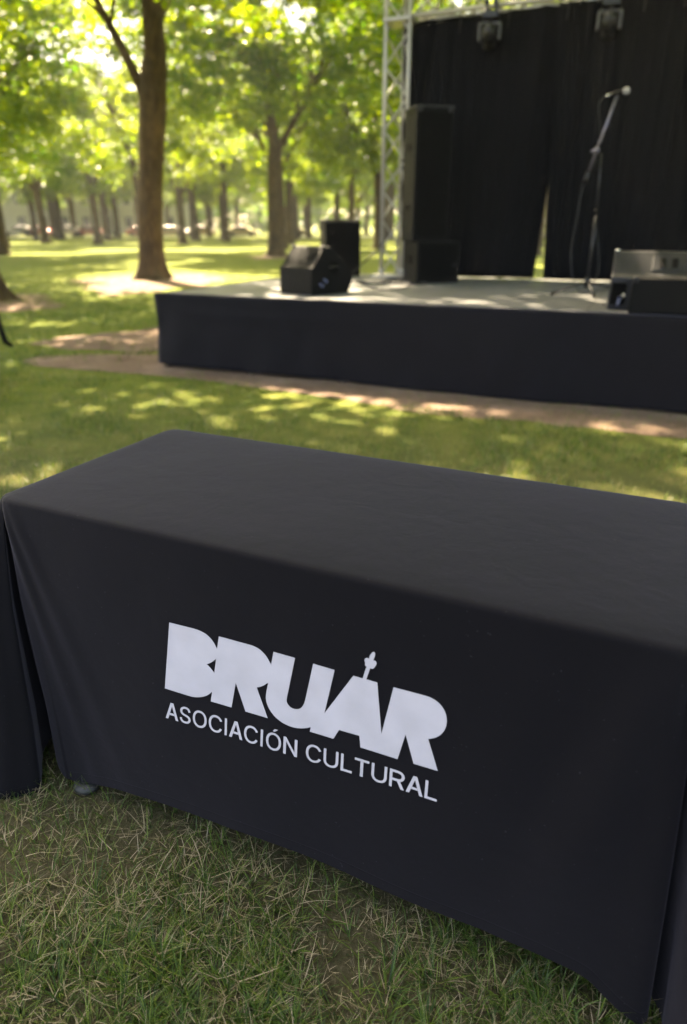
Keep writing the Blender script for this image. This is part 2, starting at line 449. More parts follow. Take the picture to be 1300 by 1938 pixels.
# ------------------------------------------------------------------ grass blades (one uncountable thing)
def grass():
    rng = np.random.default_rng(7)
    V = []; F = []; T = []; base = 0
    def scatter(n, y0, y1, xmax, length, width, segs, dead, seedn, clump):
        nonlocal base
        y = y0 + (y1 - y0) * rng.random(n) ** (1.0 if y0 < 2 else .85)
        x = (rng.random(n) * 2 - 1) * xmax(y)
        cl = .6 * vnoise(x, y, clump, seedn) + .4 * vnoise(x, y, clump * 2.7, seedn + 5)
        worn = np.clip((vnoise(x, y, 1.7, 202) - .52) * 4, 0, 1) * (y0 < 2.6)
        keep = rng.random(n) < np.clip((cl - .30) * 3.4, .08, 1.0) * (1 - .72 * worn)
        # nothing grows on the trodden earth or under the stage
        bare = inside(PATH, x, y) | inside(PATCH, x, y) | inside(BARE, x, y)
        keep &= ~(bare & (rng.random(n) < .88))
        lx = (x - STAGE.x) * math.cos(STAGE_YAW) + (y - STAGE.y) * math.sin(STAGE_YAW)
        ly = -(x - STAGE.x) * math.sin(STAGE_YAW) + (y - STAGE.y) * math.cos(STAGE_YAW)
        keep &= ~((lx > 0) & (lx < 7) & (ly > 0) & (ly < 3.6))
        x = x[keep]; y = y[keep]; cl = cl[keep]; n = len(x)
        # blades spring from shared tufts
        ts_ = .030 if length < .06 else .055
        jx = (_hash(np.floor(x / ts_), np.floor(y / ts_), 9) - .5) * ts_ * .8; jy = (_hash(np.floor(x / ts_), np.floor(y / ts_), 19) - .5) * ts_ * .8
        tx = (np.floor(x / ts_) + .5) * ts_ + jx; ty = (np.floor(y / ts_) + .5) * ts_ + jy
        rad_az = np.arctan2(y - ty, x - tx)
        pull = (.35 + .55 * rng.random(n)) * (y0 < 2.5)
        x = x + (tx - x) * pull; y = y + (ty - y) * pull
        L = length * (.45 + .9 * rng.random(n)) * (.6 + .8 * cl)
        W = width * (.6 + .7 * rng.random(n))
        worn = np.clip((vnoise(x, y, 1.7, 202) - .42) * 4, 0, 1) * (y0 < 2.6)
        isdead = rng.random(n) < (dead + .32 * np.clip(.55 - cl, 0, .5) + .16 * worn)
        flat = isdead & (rng.random(n) < .75)
        az = np.where(rng.random(n) < (.7 if y0 < 2.5 else 0), rad_az + rng.normal(0, .5, n), rng.random(n) * 2 * np.pi)
        lean = np.where(flat, 1.1 + .35 * rng.random(n), .15 + .75 * rng.random(n) ** 1.2)
        curl = np.where(flat, .25 * rng.standard_normal(n), .35 + 1.0 * rng.random(n))
        side = np.stack([-np.sin(az), np.cos(az), np.zeros(n)], 1)
        tw = az + rng.normal(0, .7, n)
        pos = np.stack([x, y, np.where(flat, .004 + .02 * rng.random(n), 0)], 1)
        ang = lean.copy()
        bend = rng.normal(0, .35, n)
        tint = np.where(isdead, .72 + .28 * rng.random(n), .02 + .58 * rng.random(n) ** 1.1)
        tint = np.where(isdead, tint, np.clip(tint + .25 * (vnoise(x, y, 1.1, 77) - .5), 0, .66))
        if y0 > 2: tint = np.clip(tint + .14, 0, .7)
        rows = []
        for k in range(segs + 1):
            wk = W * (1 - (k / segs) ** 1.6) * .5
            if k < segs:
                rows.append(pos - side * wk[:, None]); rows.append(pos + side * wk[:, None])
            else: rows.append(pos)
            step = L / segs
            pos = pos + np.stack([np.cos(az) * np.sin(ang) * step, np.sin(az) * np.sin(ang) * step, np.cos(ang) * step], 1)
            pos[:, 2] = np.maximum(pos[:, 2], .003)
            ang = np.minimum(ang + curl / segs, 2.0); az = az + bend / segs
        nv = 2 * segs + 1
        A = np.stack(rows, 1).reshape(-1, 3)
        idx = (base + np.arange(n) * nv)[:, None]
        f = []
        for k in range(segs - 1):
            f.append(idx + np.array([[2 * k, 2 * k + 1, 2 * k + 3]])); f.append(idx + np.array([[2 * k, 2 * k + 3, 2 * k + 2]]))
        f.append(idx + np.array([[2 * segs - 2, 2 * segs - 1, 2 * segs]]))
        V.append(A); F.append(np.concatenate(f, 0)); T.append(np.repeat(tint, nv)); base += n * nv
    fan = lambda e, k=.58: (lambda y: y * k + e)
    scatter(270000, .5, 2.7, fan(1.0), .044, .0017, 4, .10, 11, 5.0)
    scatter(62000, .5, 2.4, fan(1.0), .082, .0021, 5, .05, 31, 3.2)
    scatter(64000, .5, 2.4, fan(1.0), .028, .0011, 2, .80, 51, 8.0)
    scatter(160000, 2.5, 7.5, fan(2.0), .048, .0042, 2, .05, 12, 3.0)
    scatter(95000, 7.0, 20.0, fan(2.5), .055, .011, 2, .03, 13, 1.2)
    V = np.concatenate(V); F = np.concatenate(F); T = np.concatenate(T)
    o = npmesh('grass', V, F.ravel(), np.full(len(F), 3), M['blade'], attr={'tint': T})
    tag(o, 'green and straw coloured blades of park lawn grass under and around the table', 'grass', kind='stuff')
grass()

# ------------------------------------------------------------------ trees
def tube_np(pts, rad, n, V, F, flare=None):
    pts = np.array(pts, float); rad = np.array(rad, float)
    b = sum(len(v) for v in V)
    t = np.gradient(pts, axis=0); t /= np.linalg.norm(t, axis=1)[:, None] + 1e-9
    x = np.cross(t, np.array([0.13, 1.0, 0.07])); x /= np.linalg.norm(x, axis=1)[:, None]
    y = np.cross(t, x)
    a = np.arange(n) * 2 * np.pi / n
    rr = np.repeat(rad[:, None], n, 1)
    if flare is not None:
        z = pts[:, 2][:, None]
        rr = rr * (1 + flare * np.exp(-z / .28) * (.62 + .38 * np.cos(5 * a + 1.3)[None, :]))
        rr = rr * (1 + .045 * np.sin(3 * a + .4)[None, :] + .02 * np.sin(7 * a + z * 1.5))
    ring = pts[:, None, :] + rr[:, :, None] * (np.cos(a)[None, :, None] * x[:, None, :] + np.sin(a)[None, :, None] * y[:, None, :])
    V.append(ring.reshape(-1, 3))
    m = len(pts)
    i = np.arange(m - 1)[:, None] * n; k = np.arange(n)[None, :]
    k2 = (k + 1) % n
    F.append((b + np.stack([i + k, i + k2, i + n + k2, i + n + k], 2)).reshape(-1, 4))

def limb(p, d, L, r0, r1, up, rng, V, F, n=8, seg=7):
    pts = [np.array(p, float)]; d = np.array(d, float); d /= np.linalg.norm(d)
    for k in range(seg):
        d = d + np.array([0, 0, up]) / seg + rng.normal(0, .06, 3); d /= np.linalg.norm(d)
        pts.append(pts[-1] + d * L / seg)
    rad = np.linspace(r0, r1, seg + 1)
    tube_np(pts, rad, n, V, F)
    return pts, d

def leaves(centres, per, leaf, rng, size=(1.0, 1.0, .5)):
    n = len(centres) * per
    c = np.repeat(np.array(centres), per, 0)
    u = rng.normal(0, 1, (n, 3)); u /= np.linalg.norm(u, axis=1)[:, None]
    rr = rng.random(n) ** .5
    sc_ = np.repeat(.7 + .6 * rng.random((len(centres), 1)), per, 0)
    p = c + u * rr[:, None] * np.array(size) * sc_
    nrm = np.stack([rng.normal(0, .55, n), rng.normal(0, .55, n), .35 + rng.random(n)], 1)
    nrm /= np.linalg.norm(nrm, axis=1)[:, None]
    a = rng.random(n) * 2 * np.pi
    t = np.stack([np.cos(a), np.sin(a), np.zeros(n)], 1)
    t -= nrm * (t * nrm).sum(1)[:, None]; t /= np.linalg.norm(t, axis=1)[:, None]
    s = np.cross(nrm, t)
    L = (leaf * (.7 + .6 * rng.random(n)))[:, None]
    droop = nrm * -.18 * L
    v = np.stack([p - t * L * .5, p - t * L * .1 + s * L * .48 + droop, p + t * L * .55 + droop, p - t * L * .1 - s * L * .48 + droop], 1).reshape(-1, 3)
    tint = np.repeat(np.clip(rng.random(n) * .7 + np.repeat(rng.random(len(centres)) * .3, per), 0, 1), 4)
    return v, tint

def make_tree(name, seed, trunk_pts, trunk_r, limbs, crown_c, crown_r, clusters=110, per=120, leaf=.2, flare=.9, low=None, extra=()):
    """trunk_pts up to the fork; limbs = [(direction, length, radius)]"""
    rng = np.random.default_rng(seed)
    root = empty(name)
    V = []; F = []
    tp = np.array(trunk_pts, float)
    # resample trunk
    zz = np.concatenate([[-.05, 0, .08, .18, .32, .5, .8], np.linspace(1.2, tp[-1, 2], 8)])
    X = np.interp(zz, tp[:, 2], tp[:, 0]); Y = np.interp(zz, tp[:, 2], tp[:, 1])
    rr = np.interp(zz, tp[:, 2], trunk_r)
    tube_np(np.stack([X, Y, zz], 1), rr, 18, V, F, flare)
    top = tp[-1]
    ends = []
    for st, d, L, r in limbs:
        pts, dd = limb(np.array(st, float), d, L, r, r * .35, .25, rng, V, F, 10, 8)
        for k in (3, 4, 5, 6, 7, 8):
            for q in range(2):
                az = rng.random() * 6.283
                d2 = dd + np.array([math.cos(az), math.sin(az), rng.normal(.1, .3)]) * 1.1
                p2, _ = limb(pts[k], d2, L * (.45 + .3 * rng.random()), r * (.42 - .03 * k) + .012, .012, .1, rng, V, F, 6, 5)
                ends += [p2[3], p2[5]]
    cc = np.array(crown_c); cr = np.array(crown_r)
    cents = []
    while len(cents) < clusters:
        u = rng.normal(0, 1, 3); u /= np.linalg.norm(u)
        rad = .35 + .65 * rng.random() ** .45
        p = cc + u * cr * rad
        if low is not None and p[2] < low + .8 * rng.random(): continue
        cents.append(p)
    cents += [np.array(p) for p in extra]
    # twigs reach out to a part of the clusters
    E = np.array(ends)
    for p in cents[::2]:
        q = E[np.argmin(((E - p) ** 2).sum(1))]
        m_ = (p + q) / 2 + rng.normal(0, .15, 3)
        tube_np([q, m_, p], [.022, .016, .008], 5, V, F)
    trunk = npmesh('trunk', np.concatenate(V), np.concatenate(F).ravel(), np.full(sum(len(f) for f in F), 4), M['bark'], root)
    v, t = leaves(cents, per, leaf, rng)
    n = len(v) // 4
    crown = npmesh('crown', v, np.arange(4 * n), np.full(n, 4), M['leaf'], root, smooth=False, attr={'tint': t})
    return root

def forks(rng, top, n, spread, L, r):
    out = []
    a0 = rng.random() * 6.28
    for k in range(n):
        a = a0 + k * 6.283 / n + rng.normal(0, .25)
        out.append((top, (math.cos(a) * spread, math.sin(a) * spread, 1.0), L * (.85 + .3 * rng.random()), r))
    return out

TREES = 'trees growing in rows on the park lawn'
# the big forked tree
big = make_tree('park_tree', 1, [(0, 0, -.05), (.08, 0, 1.2), (.24, 0, 2.5), (.50, 0, 4.2), (.60, 0, 5.0)], [.33, .31, .30, .35, .30],
                [((.60, 0, 4.7), (.06, -.05, 1.0), 5.5, .30), ((.33, 0, 4.1), (-.38, .05, 1.0), 5.0, .14), ((.72, 0, 6.0), (.5, .0, .9), 3.6, .16),
                 ((.6, 0, 5.6), (.15, .8, .9), 4.2, .14), ((.6, 0, 6.2), (-.2, -.7, 1), 3.8, .13)],
                (.8, -1.2, 10.6), (6.2, 6.4, 4.4), 150, 130, .19, 1.05, low=6.3,
                extra=[(2.2 + .75 * k + .3 * math.sin(k * 7), -1.2 + 1.9 * math.sin(k * 2.3), 6.1 + .5 * math.sin(k * 4.1) + .13 * k) for k in range(6)] + [(3.4 + .5 * k, .8 * math.sin(k * 3), 7.4 + .3 * math.cos(k * 5)) for k in range(5)])
big.location = (-5.22, 19.3, 0)
tag(big, 'thick brown tree behind the left end of the stage, its trunk forking high up', 'tree', TREES)
# the second forked tree
sec = make_tree('park_tree', 2, [(0, 0, -.05), (0, 0, 2), (.15, 0, 4.4), (.20, 0, 4.9)], [.36, .31, .33, .30],
                [((.13, 0, 4.7), (-.06, 0, 1.0), 4.6, .24), ((.28, 0, 4.6), (.85, .1, .95), 4.2, .17), ((0, 0, 6.5), (-.3, .5, .9), 3.5, .13), ((0, 0, 6.0), (.2, -.6, .9), 3.2, .12)],
                (0, 0, 10.0), (6.2, 6.0, 4.8), 300, 120, .2, .8, low=5.6,
                extra=[(.3 + .28 * k, 3.2 * math.sin(k * 2.1), 8.0 + .33 * k + .6 * math.sin(k * 1.7)) for k in range(14)])
sec.location = (-3.28, 34.7, 0)
tag(sec, 'tree with a Y shaped trunk rising just left of the upright loudspeaker', 'tree', TREES)
# generic variants
VAR = []
for s, fh, nl, sp in ((11, 4.3, 4, .55), (12, 3.7, 3, .62), (13, 4.8, 4, .45), (14, 4.0, 3, .5)):
    rg = np.random.default_rng(s)
    t_ = make_tree('park_tree', s, [(0, 0, -.05), (.05 * (s % 3 - 1), 0, 2), (.08 * (s % 3 - 1), .05, fh)], [.32, .27, .29],
                   forks(rg, (.08 * (s % 3 - 1), .05, fh - .15), nl, sp, 5.2, .17), (0, 0, 8.4), (5.2, 5.2, 4.6), 128, 115, .21, .7, low=3.7)
    VAR.append(t_)
used = [False] * 4
def plant(v, x, y, rz, s, label):
    if used[v]: t = copy_tree(VAR[v])
    else: t = VAR[v]; used[v] = True
    t.location = (x, y, 0); t.rotation_euler = (0, 0, rz); t.scale = (s, s, s)
    tag(t, label, 'tree', TREES)
    return t
seen = [
    (0, -23.7, 50.2, 2.0, 1.05, 'leaning tree whose trunk stands at the left edge of the lawn'),
    (1, -26.2, 63.4, .3, 1.1, 'tree with a V of limbs, second trunk from the left edge'),
    (3, -20.3, 59.5, 1.2, 1.0, 'slim tree midway between the V limbed tree and the thick forked tree'),
    (1, -13.3, 59.5, 2.6, 1.0, 'slim forked tree just right of the thick forked tree'),
    (2, -11.4, 70.4, 4.0, 1.05, 'straight distant tree midway between the thick tree and the Y shaped one'),
    (0, -4.3, 57.7, 5.2, .95, 'slim tree close behind the Y shaped tree on its right'),
    (3, 2.25, 46, 3.3, 1.05, 'tree standing just left of the metal truss tower'),
    (2, .7, 63.4, 1.0, 1.0, 'tree whose trunk rises out of the top of the upright loudspeaker'),
]
for a in seen: plant(*a)
FAR = 'slender tree in the dim rows at the far side of the park'
rg = random.Random(5)
for row, (y, sp) in enumerate(((76, 8.5), (84, 8.0), (93, 8.0), (101, 9), (118, 9), (128, 9), (140, 10))):
    x = -y * .56 - 4 + rg.random() * 5
    while x < y * .42 + 8:
        plant(rg.randrange(4), x + rg.uniform(-1.2, 1.2), y + rg.uniform(-2, 2), rg.random() * 6.28, .95 + .3 * rg.random(), FAR if x < y * .09 else 'far tree hidden from view behind the black drapes of the stage')
        x += sp * 1.15
for v, x, y, rz, s, lb in ((0, -15.5, 31, .7, 1.05, 'tree beyond the left edge whose leaves hang in the top left corner'), (0, -3.95, 46, 2.2, 1.0, 'tree exactly behind the Y shaped tree, filling in its crown'), (3, -11.4, 41.5, 2.2, 1.0, 'tree hidden behind the thick forked trunk, only its crown showing'),
                       (0, -17.5, 36.5, 3.0, 1.1, 'tree far beyond the left edge, its shaded leaves under those of the corner tree'), (2, -14.2, 22, 2.0, 1.05, 'near tree beyond the left edge, its big leaves reaching into the upper left'),
                       (1, 4.3, 26, 2.0, .95, 'tree behind the truss tower whose sunny leaves show beside it'),
                       (0, 9.5, 36, 1.0, 1.05, 'tree hidden behind the black drapes'), (3, 5.6, 46, 5.0, 1.05, 'tree behind the tall loudspeaker, further back than the tree behind the truss'),
                       (1, 13.5, 50, 4.0, 1.05, 'tree hidden far behind the microphone stand and drapes'), (2, 12.5, 66, 4.0, 1.05, 'tree seen through the gap between the black drapes')):
    plant(v, x, y, rz, s, lb)
SHADE = [(3, 5.2, 3.0, 1.0, 1.1), (0, 5.4, 13.2, 2.0, 1.05), (2, 10.5, 7.6, 3.0, .95), (1, 8.5, 20.5, 1.5, 1.0)]  # unseen trees added to throw shade on stage and table
for v, x, y, rz, s in SHADE:
    plant(v, x, y, rz, s, 'unseen shade tree added outside the picture to cast leafy shadow over the stage and table')

_rg = np.random.default_rng(63)
nea = make_tree('park_tree', 63, [(0, 0, -.05), (0, 0, 2), (-.1, 0, 4.2)], [.33, .29, .30], forks(_rg, (-.1, 0, 4.1), 4, .5, 5, .16), (-1.0, 0, 8.8), (5.2, 5.0, 4.2), 62, 115, .2, 1.2, low=4.6)
nea.location = (-6.90, 13.4, 0)
tag(nea, 'nearest tree, only its spreading root showing at the left edge', 'tree', TREES)
_rg = np.random.default_rng(61)
den = make_tree('park_tree', 61, [(0, 0, -.05), (0, 0, 2), (.1, .05, 4.0)], [.32, .28, .29], forks(_rg, (.1, .05, 3.9), 4, .5, 5, .17), (.7, .8, 8.2), (3.5, 1.9, 1.9), 150, 130, .21, .7, low=3.9)  # added out of view; small dense crown shaped to shadow the table
den.location = (-3.6, 5.8, 0)
tag(den, 'unseen densely leaved tree added outside the picture at left to keep the table in shade', 'tree', TREES)
spa = make_tree('park_tree', 62, [(0, 0, -.05), (0, 0, 2), (.1, .05, 4.2)], [.30, .26, .27], forks(_rg, (.1, .05, 4.1), 4, .5, 5, .15), (.5, 0, 9.0), (6.0, 5.4, 4.2), 26, 110, .21, .7, low=5.2)  # added out of view; sparse crown breaks the sun into dapples
spa.location = (-6.4, 10.6, 0)
tag(spa, 'unseen thinly leaved tree added outside the picture at left to dapple the lawn behind the table', 'tree', TREES)

# the solid wood that closes the view beyond the last rows
_r = np.random.default_rng(99)
_c = []
for k in range(1500):
    x = _r.uniform(-150, 130); y = 158 + 20 * _r.random() + .0006 * x * x
    z = 1.0 + 13.5 * _r.random() ** .9 * (.75 + .25 * math.sin(x * .13) * math.sin(x * .041 + 1))
    _c.append((x, y, z))
_v, _t = leaves(_c, 42, .85, _r, (2.6, 1.6, 1.5))
_n = len(_v) // 4
tag(npmesh('far_wood', _v, np.arange(4 * _n), np.full(_n, 4), M['leaf'], None, smooth=False, attr={'tint': _t * .8}),
    'hazy wood closing the view beyond the rows of trunks', 'wood', kind='stuff')

# ------------------------------------------------------------------ table
def front_y(x, z):
    u = max(0, 1 - z / TH)
    return -.045 * u ** 1.15 + .004 * math.sin(7 * x + 3 * z + 1) * u + .002 * math.sin(19 * x - 8 * z) * u

tab = empty('folding_table', TABLE, TABLE_YAW)
tag(tab, 'folding table hidden under the black cloth, one round foot showing', 'table')
MB().box((TL / 2, TD / 2, TH - .03), (TL - .02, TD - .02, .04), bevel=.008).build('tabletop', M['table_top'], tab)
for lx, ly in ((.130, -.026), (TL - .15, .09), (.14, TD - .07), (TL - .15, TD - .07)):
    lg = MB().tube([(lx, max(ly, .03), TH - .05), (lx, max(ly, .0), .20), (lx, ly + .008, .045)], .012, 12).build('leg', M['leg_metal'], tab)
    f = MB()
    f.tube([(lx, ly, .052), (lx, ly, .046), (lx, ly, .034), (lx, ly, .022)], [.009, .0125, .0135, .0125], 16)
    f.tube([(lx, ly, .024), (lx, ly, .018), (lx, ly, .008), (lx, ly, .003)], [.017, .031, .034, .031], 18)
    o = f.build('foot', M['foot'], lg)

def catmull(P, n):
    P = np.array(P, float); m = len(P); out = []
    for i in range(m - 1):
        p0 = P[max(i - 1, 0)]; p1 = P[i]; p2 = P[i + 1]; p3 = P[min(i + 2, m - 1)]
        for k in range(n):
            t = k / n
            out.append(.5 * ((2 * p1) + (-p0 + p2) * t + (2 * p0 - 5 * p1 + 4 * p2 - p3) * t * t + (-p0 + 3 * p1 - 3 * p2 + p3) * t ** 3))
    out.append(P[-1]); return np.array(out)

def tablecloth():
    L, D, r = TL + .035, TD, .045
    # each control: top point on the table's edge, bottom point (x, y, hem height), kind: 0 panel, 1 fold
    C = []
    def c(tx, ty, bx, by, bz, k): C.append((tx, ty, bx, by, bz, k))
    # front, left to right
    hem = [(.128, .030), (.212, .052), (.30, .068), (.454, .081), (.572, .089), (.666, .093), (.852, .090), (1.024, .084), (1.17, .093), (1.25, .099), (0, 0), (0, 0)]
    c(.012, .012, .040, -.026, .095, .35)
    c(.018, .006, .050, -.038, .066, .3)
    c(.030, .002, .068, -.044, .036, .25)
    c(.055, .0, .096, -.046, .025, .1)
    for hx, hz in hem[:-2]: c(min(hx, L - .05), 0, hx, -.045, hz, 0)
    c(L - .06, 0, 1.325, -.046, .090, 0)
    c(L - .04, 0.001, 1.366, -.048, .064, .2)
    c(L - .03, .003, 1.398, -.050, .044, .4)
    c(L - .02, .007, 1.428, -.046, .030, .6)
    c(L - .014, .012, 1.440, -.030, .040, .8)
    c(L - .009, .018, 1.425, .015, .05, 1)       # crease
    c(L - .008, .020, 1.452, .005, .02, 1)
    c(L - .007, .022, 1.485, -.080, .003, 1)      # corner swag
    c(L - .006, .024, 1.54, -.165, .003, 1)
    c(L - .005, .027, 1.62, -.13, .003, 1)
    c(L - .003, .032, 1.61, -.03, .01, .9)
    c(L - .0, .045, 1.50, .06, .03, .5)
    c(L, .12, 1.44, .15, .04, .1)
    c(L, .32, 1.43, .33, .05, 0)
    c(L, D - .12, 1.44, D - .1, .04, .1)
    c(L, D - .045, 1.50, D - .04, .02, .6)
    c(L - .01, D - .015, 1.55, D + .12, .004, 1)
    c(L - .045, D, 1.44, D + .09, .02, .6)
    c(L - .15, D, 1.25, D + .05, .05, 0)
    c(L / 2, D, L / 2, D + .05, .06, 0)
    c(.15, D, .12, D + .05, .05, 0)
    c(.045, D, -.05, D + .08, .03, .5)
    c(.012, D - .012, -.13, D + .13, .004, 1)
    c(0, D - .045, -.10, D - .02, .02, .6)
    c(0, D - .14, -.05, D - .14, .05, 0)
    c(0, .30, -.05, .30, .05, 0)
    c(0, .12, -.075, .16, .035, .3)
    c(0, .05, -.17, .10, .012, .7)
    c(.003, .035, -.25, 0, .006, 1)
    c(.0045, .030, -.22, -.10, .004, 1)
    c(.006, .027, -.12, -.155, .003, 1)
    c(.0070, .025, -.040, -.150, .002, 1)
    c(.0078, .022, .005, -.118, .002, 1)
    c(.0085, .019, .032, -.088, .003, 1)
    c(.0092, .018, .012, -.060, .018, 1)
    c(.0098, .017, -.020, -.020, .045, 1)
    c(.0103, .016, -.022, .025, .070, 1)           # deep crease behind the front panel
    c(.0108, .015, .000, .040, .085, .9)
    c(.0112, .014, .022, .018, .100, .8)
    C = np.array(C + [C[0]])
    # sub-sample the ring
    S = catmull(C, 9)[:-1]
    n = len(S); rows = []
    ts = np.concatenate([[0, .004, .010, .018, .028, .042, .06], np.linspace(.085, 1, 58)])
    Vv = []; hemv = []
    tx, ty = S[:, 0], S[:, 1]
    tx = np.clip(tx, 0, L); ty = np.clip(ty, 0, D)
    for t in ts:
        z = TH - t * (TH - S[:, 4])
        kk = np.clip(S[:, 5], 0, 1)
        e = (1 - kk) * (1 - (1 - t) ** 1.0) ** 1.15 + kk * t ** .74
        x = tx + (S[:, 2] - tx) * e
        y = ty + (S[:, 3] - ty) * e
        # front panel follows front_y exactly
        wgt = np.clip((x - .05) / .10, 0, 1) * np.clip((1.24 - x) / .10, 0, 1) * (S[:, 3] < -.02) * (kk < .15)
        fy = np.array([front_y(a, b) for a, b in zip(x, z)])
        y = y * (1 - wgt) + fy * wgt
        # rounded shoulder
        rs = .008
        drop = TH - z
        q = np.clip(1 - drop / rs, 0, 1)
        ins = rs * (1 - np.sqrt(np.clip(1 - q * q, 0, 1)))
        cx = np.clip(x, .05, L - .05); cy = np.clip(y, .05, D - .05)
        dx = cx - x; dy = cy - y; dl = np.hypot(dx, dy) + 1e-9
        x = x + dx / dl * ins; y = y + dy / dl * ins
        # hanging folds and drag lines near the corners
        amp = .006 * np.clip(t * 1.4, 0, 1)
        side = (S[:, 3] >= -.02)
        wob = amp * side * (np.sin(34 * x + 27 * y + 2 * t) + .5 * np.sin(61 * x - 45 * y))
        x = x - dx / dl * wob; y = y - dy / dl * wob
        for (ax, bx, am, wd) in ((.015, .19, .0065, .010), (.035, .30, .0045, .013), (L - .02, L - .14, .006, .018), (L - .03, L - .30, .004, .022)):
            cxl = ax + (bx - ax) * t
            front = (S[:, 3] < -.02) * (kk < .5)
            y = y - front * am * np.exp(-((x - cxl) / (wd * (1 + 1.6 * t))) ** 2) * np.clip(t * 12, 0, 1) * (1 - .75 * t)
        Vv.append(np.stack([x, y, z], 1)); hemv.append((1 - t) * (TH - S[:, 4]))
    for q_ in Vv: q_[:, 0] -= .023 * (1 - np.clip(q_[:, 0] / .15, 0, 1)) * np.clip((q_[:, 2] - .2) / .3, 0, 1)
    for q_, t_ in zip(Vv, ts):
        fr = (S[:, 3] < -.02) * (S[:, 5] < .5) * (q_[:, 0] > 1.08)
        sw = np.exp(-((q_[:, 0] - (1.33 - .16 * t_ ** 2)) / (.022 + .03 * t_)) ** 2) - .7 * np.exp(-((q_[:, 0] - (1.26 - .10 * t_)) / .045) ** 2)
        q_[:, 1] -= fr * .010 * sw * math.sin(math.pi * min(1, t_ * 1.1)) * np.clip((q_[:, 0] - 1.08) / .06, 0, 1)
    V = np.concatenate(Vv); H = np.concatenate(hemv)
    m = len(ts); F = []
    for i in range(m - 1):
        k = np.arange(n); k2 = (k + 1) % n
        F.append(np.stack([i * n + k, (i + 1) * n + k, (i + 1) * n + k2, i * n + k2], 1))
    F = np.concatenate(F)
    # the top: rings closing towards the middle with a very slight sag
    top0 = Vv[0]; b = len(V); rings = []
    prev = np.arange(n)
    extra = []; quads = []
    mid = np.array([L / 2, D / 2])
    ax0, ax1 = .14, L - .14
    for q in (.03, .08, .16, .3, .5, .75, .97):
        tgt = np.stack([np.clip(top0[:, 0], ax0, ax1), np.full(n, D / 2)], 1)
        p = top0[:, :2] + (tgt - top0[:, :2]) * q
        z = TH + .0025 * min(1, q * 9) - .002 * q + .0012 * np.sin(p[:, 0] * 9 + 1) * np.sin(p[:, 1] * 11) * min(1, q * 3)
        extra.append(np.column_stack([p, z]))
        cur = b + np.arange(n); b += n
        k = np.arange(n); k2 = (k + 1) % n
        quads.append(np.stack([cur[k], prev[k], prev[k2], cur[k2]], 1)); prev = cur
    V = np.concatenate([V] + extra); F = np.concatenate([F] + quads)
    H = np.concatenate([H, np.full(len(V) - len(H), 1.0)])
    ff = F.ravel().tolist(); cnt = [4] * len(F)
    # last ring is a thin slit: close it with one polygon strip
    half = n // 2
    ff += prev.tolist(); cnt.append(n)
    me = npmesh('tablecloth', V, np.array(ff), cnt, M['cloth'], attr={'hem': H})
    sol = me.modifiers.new('thickness', 'SOLIDIFY'); sol.thickness = .0012; sol.offset = -1; sol.use_rim = False
    me.location = TABLE; me.rotation_euler = (0, 0, TABLE_YAW)
    return me
cl = tablecloth()
tag(cl, 'black fitted cloth with a large pale printed logo draped over the table on the grass', 'tablecloth')

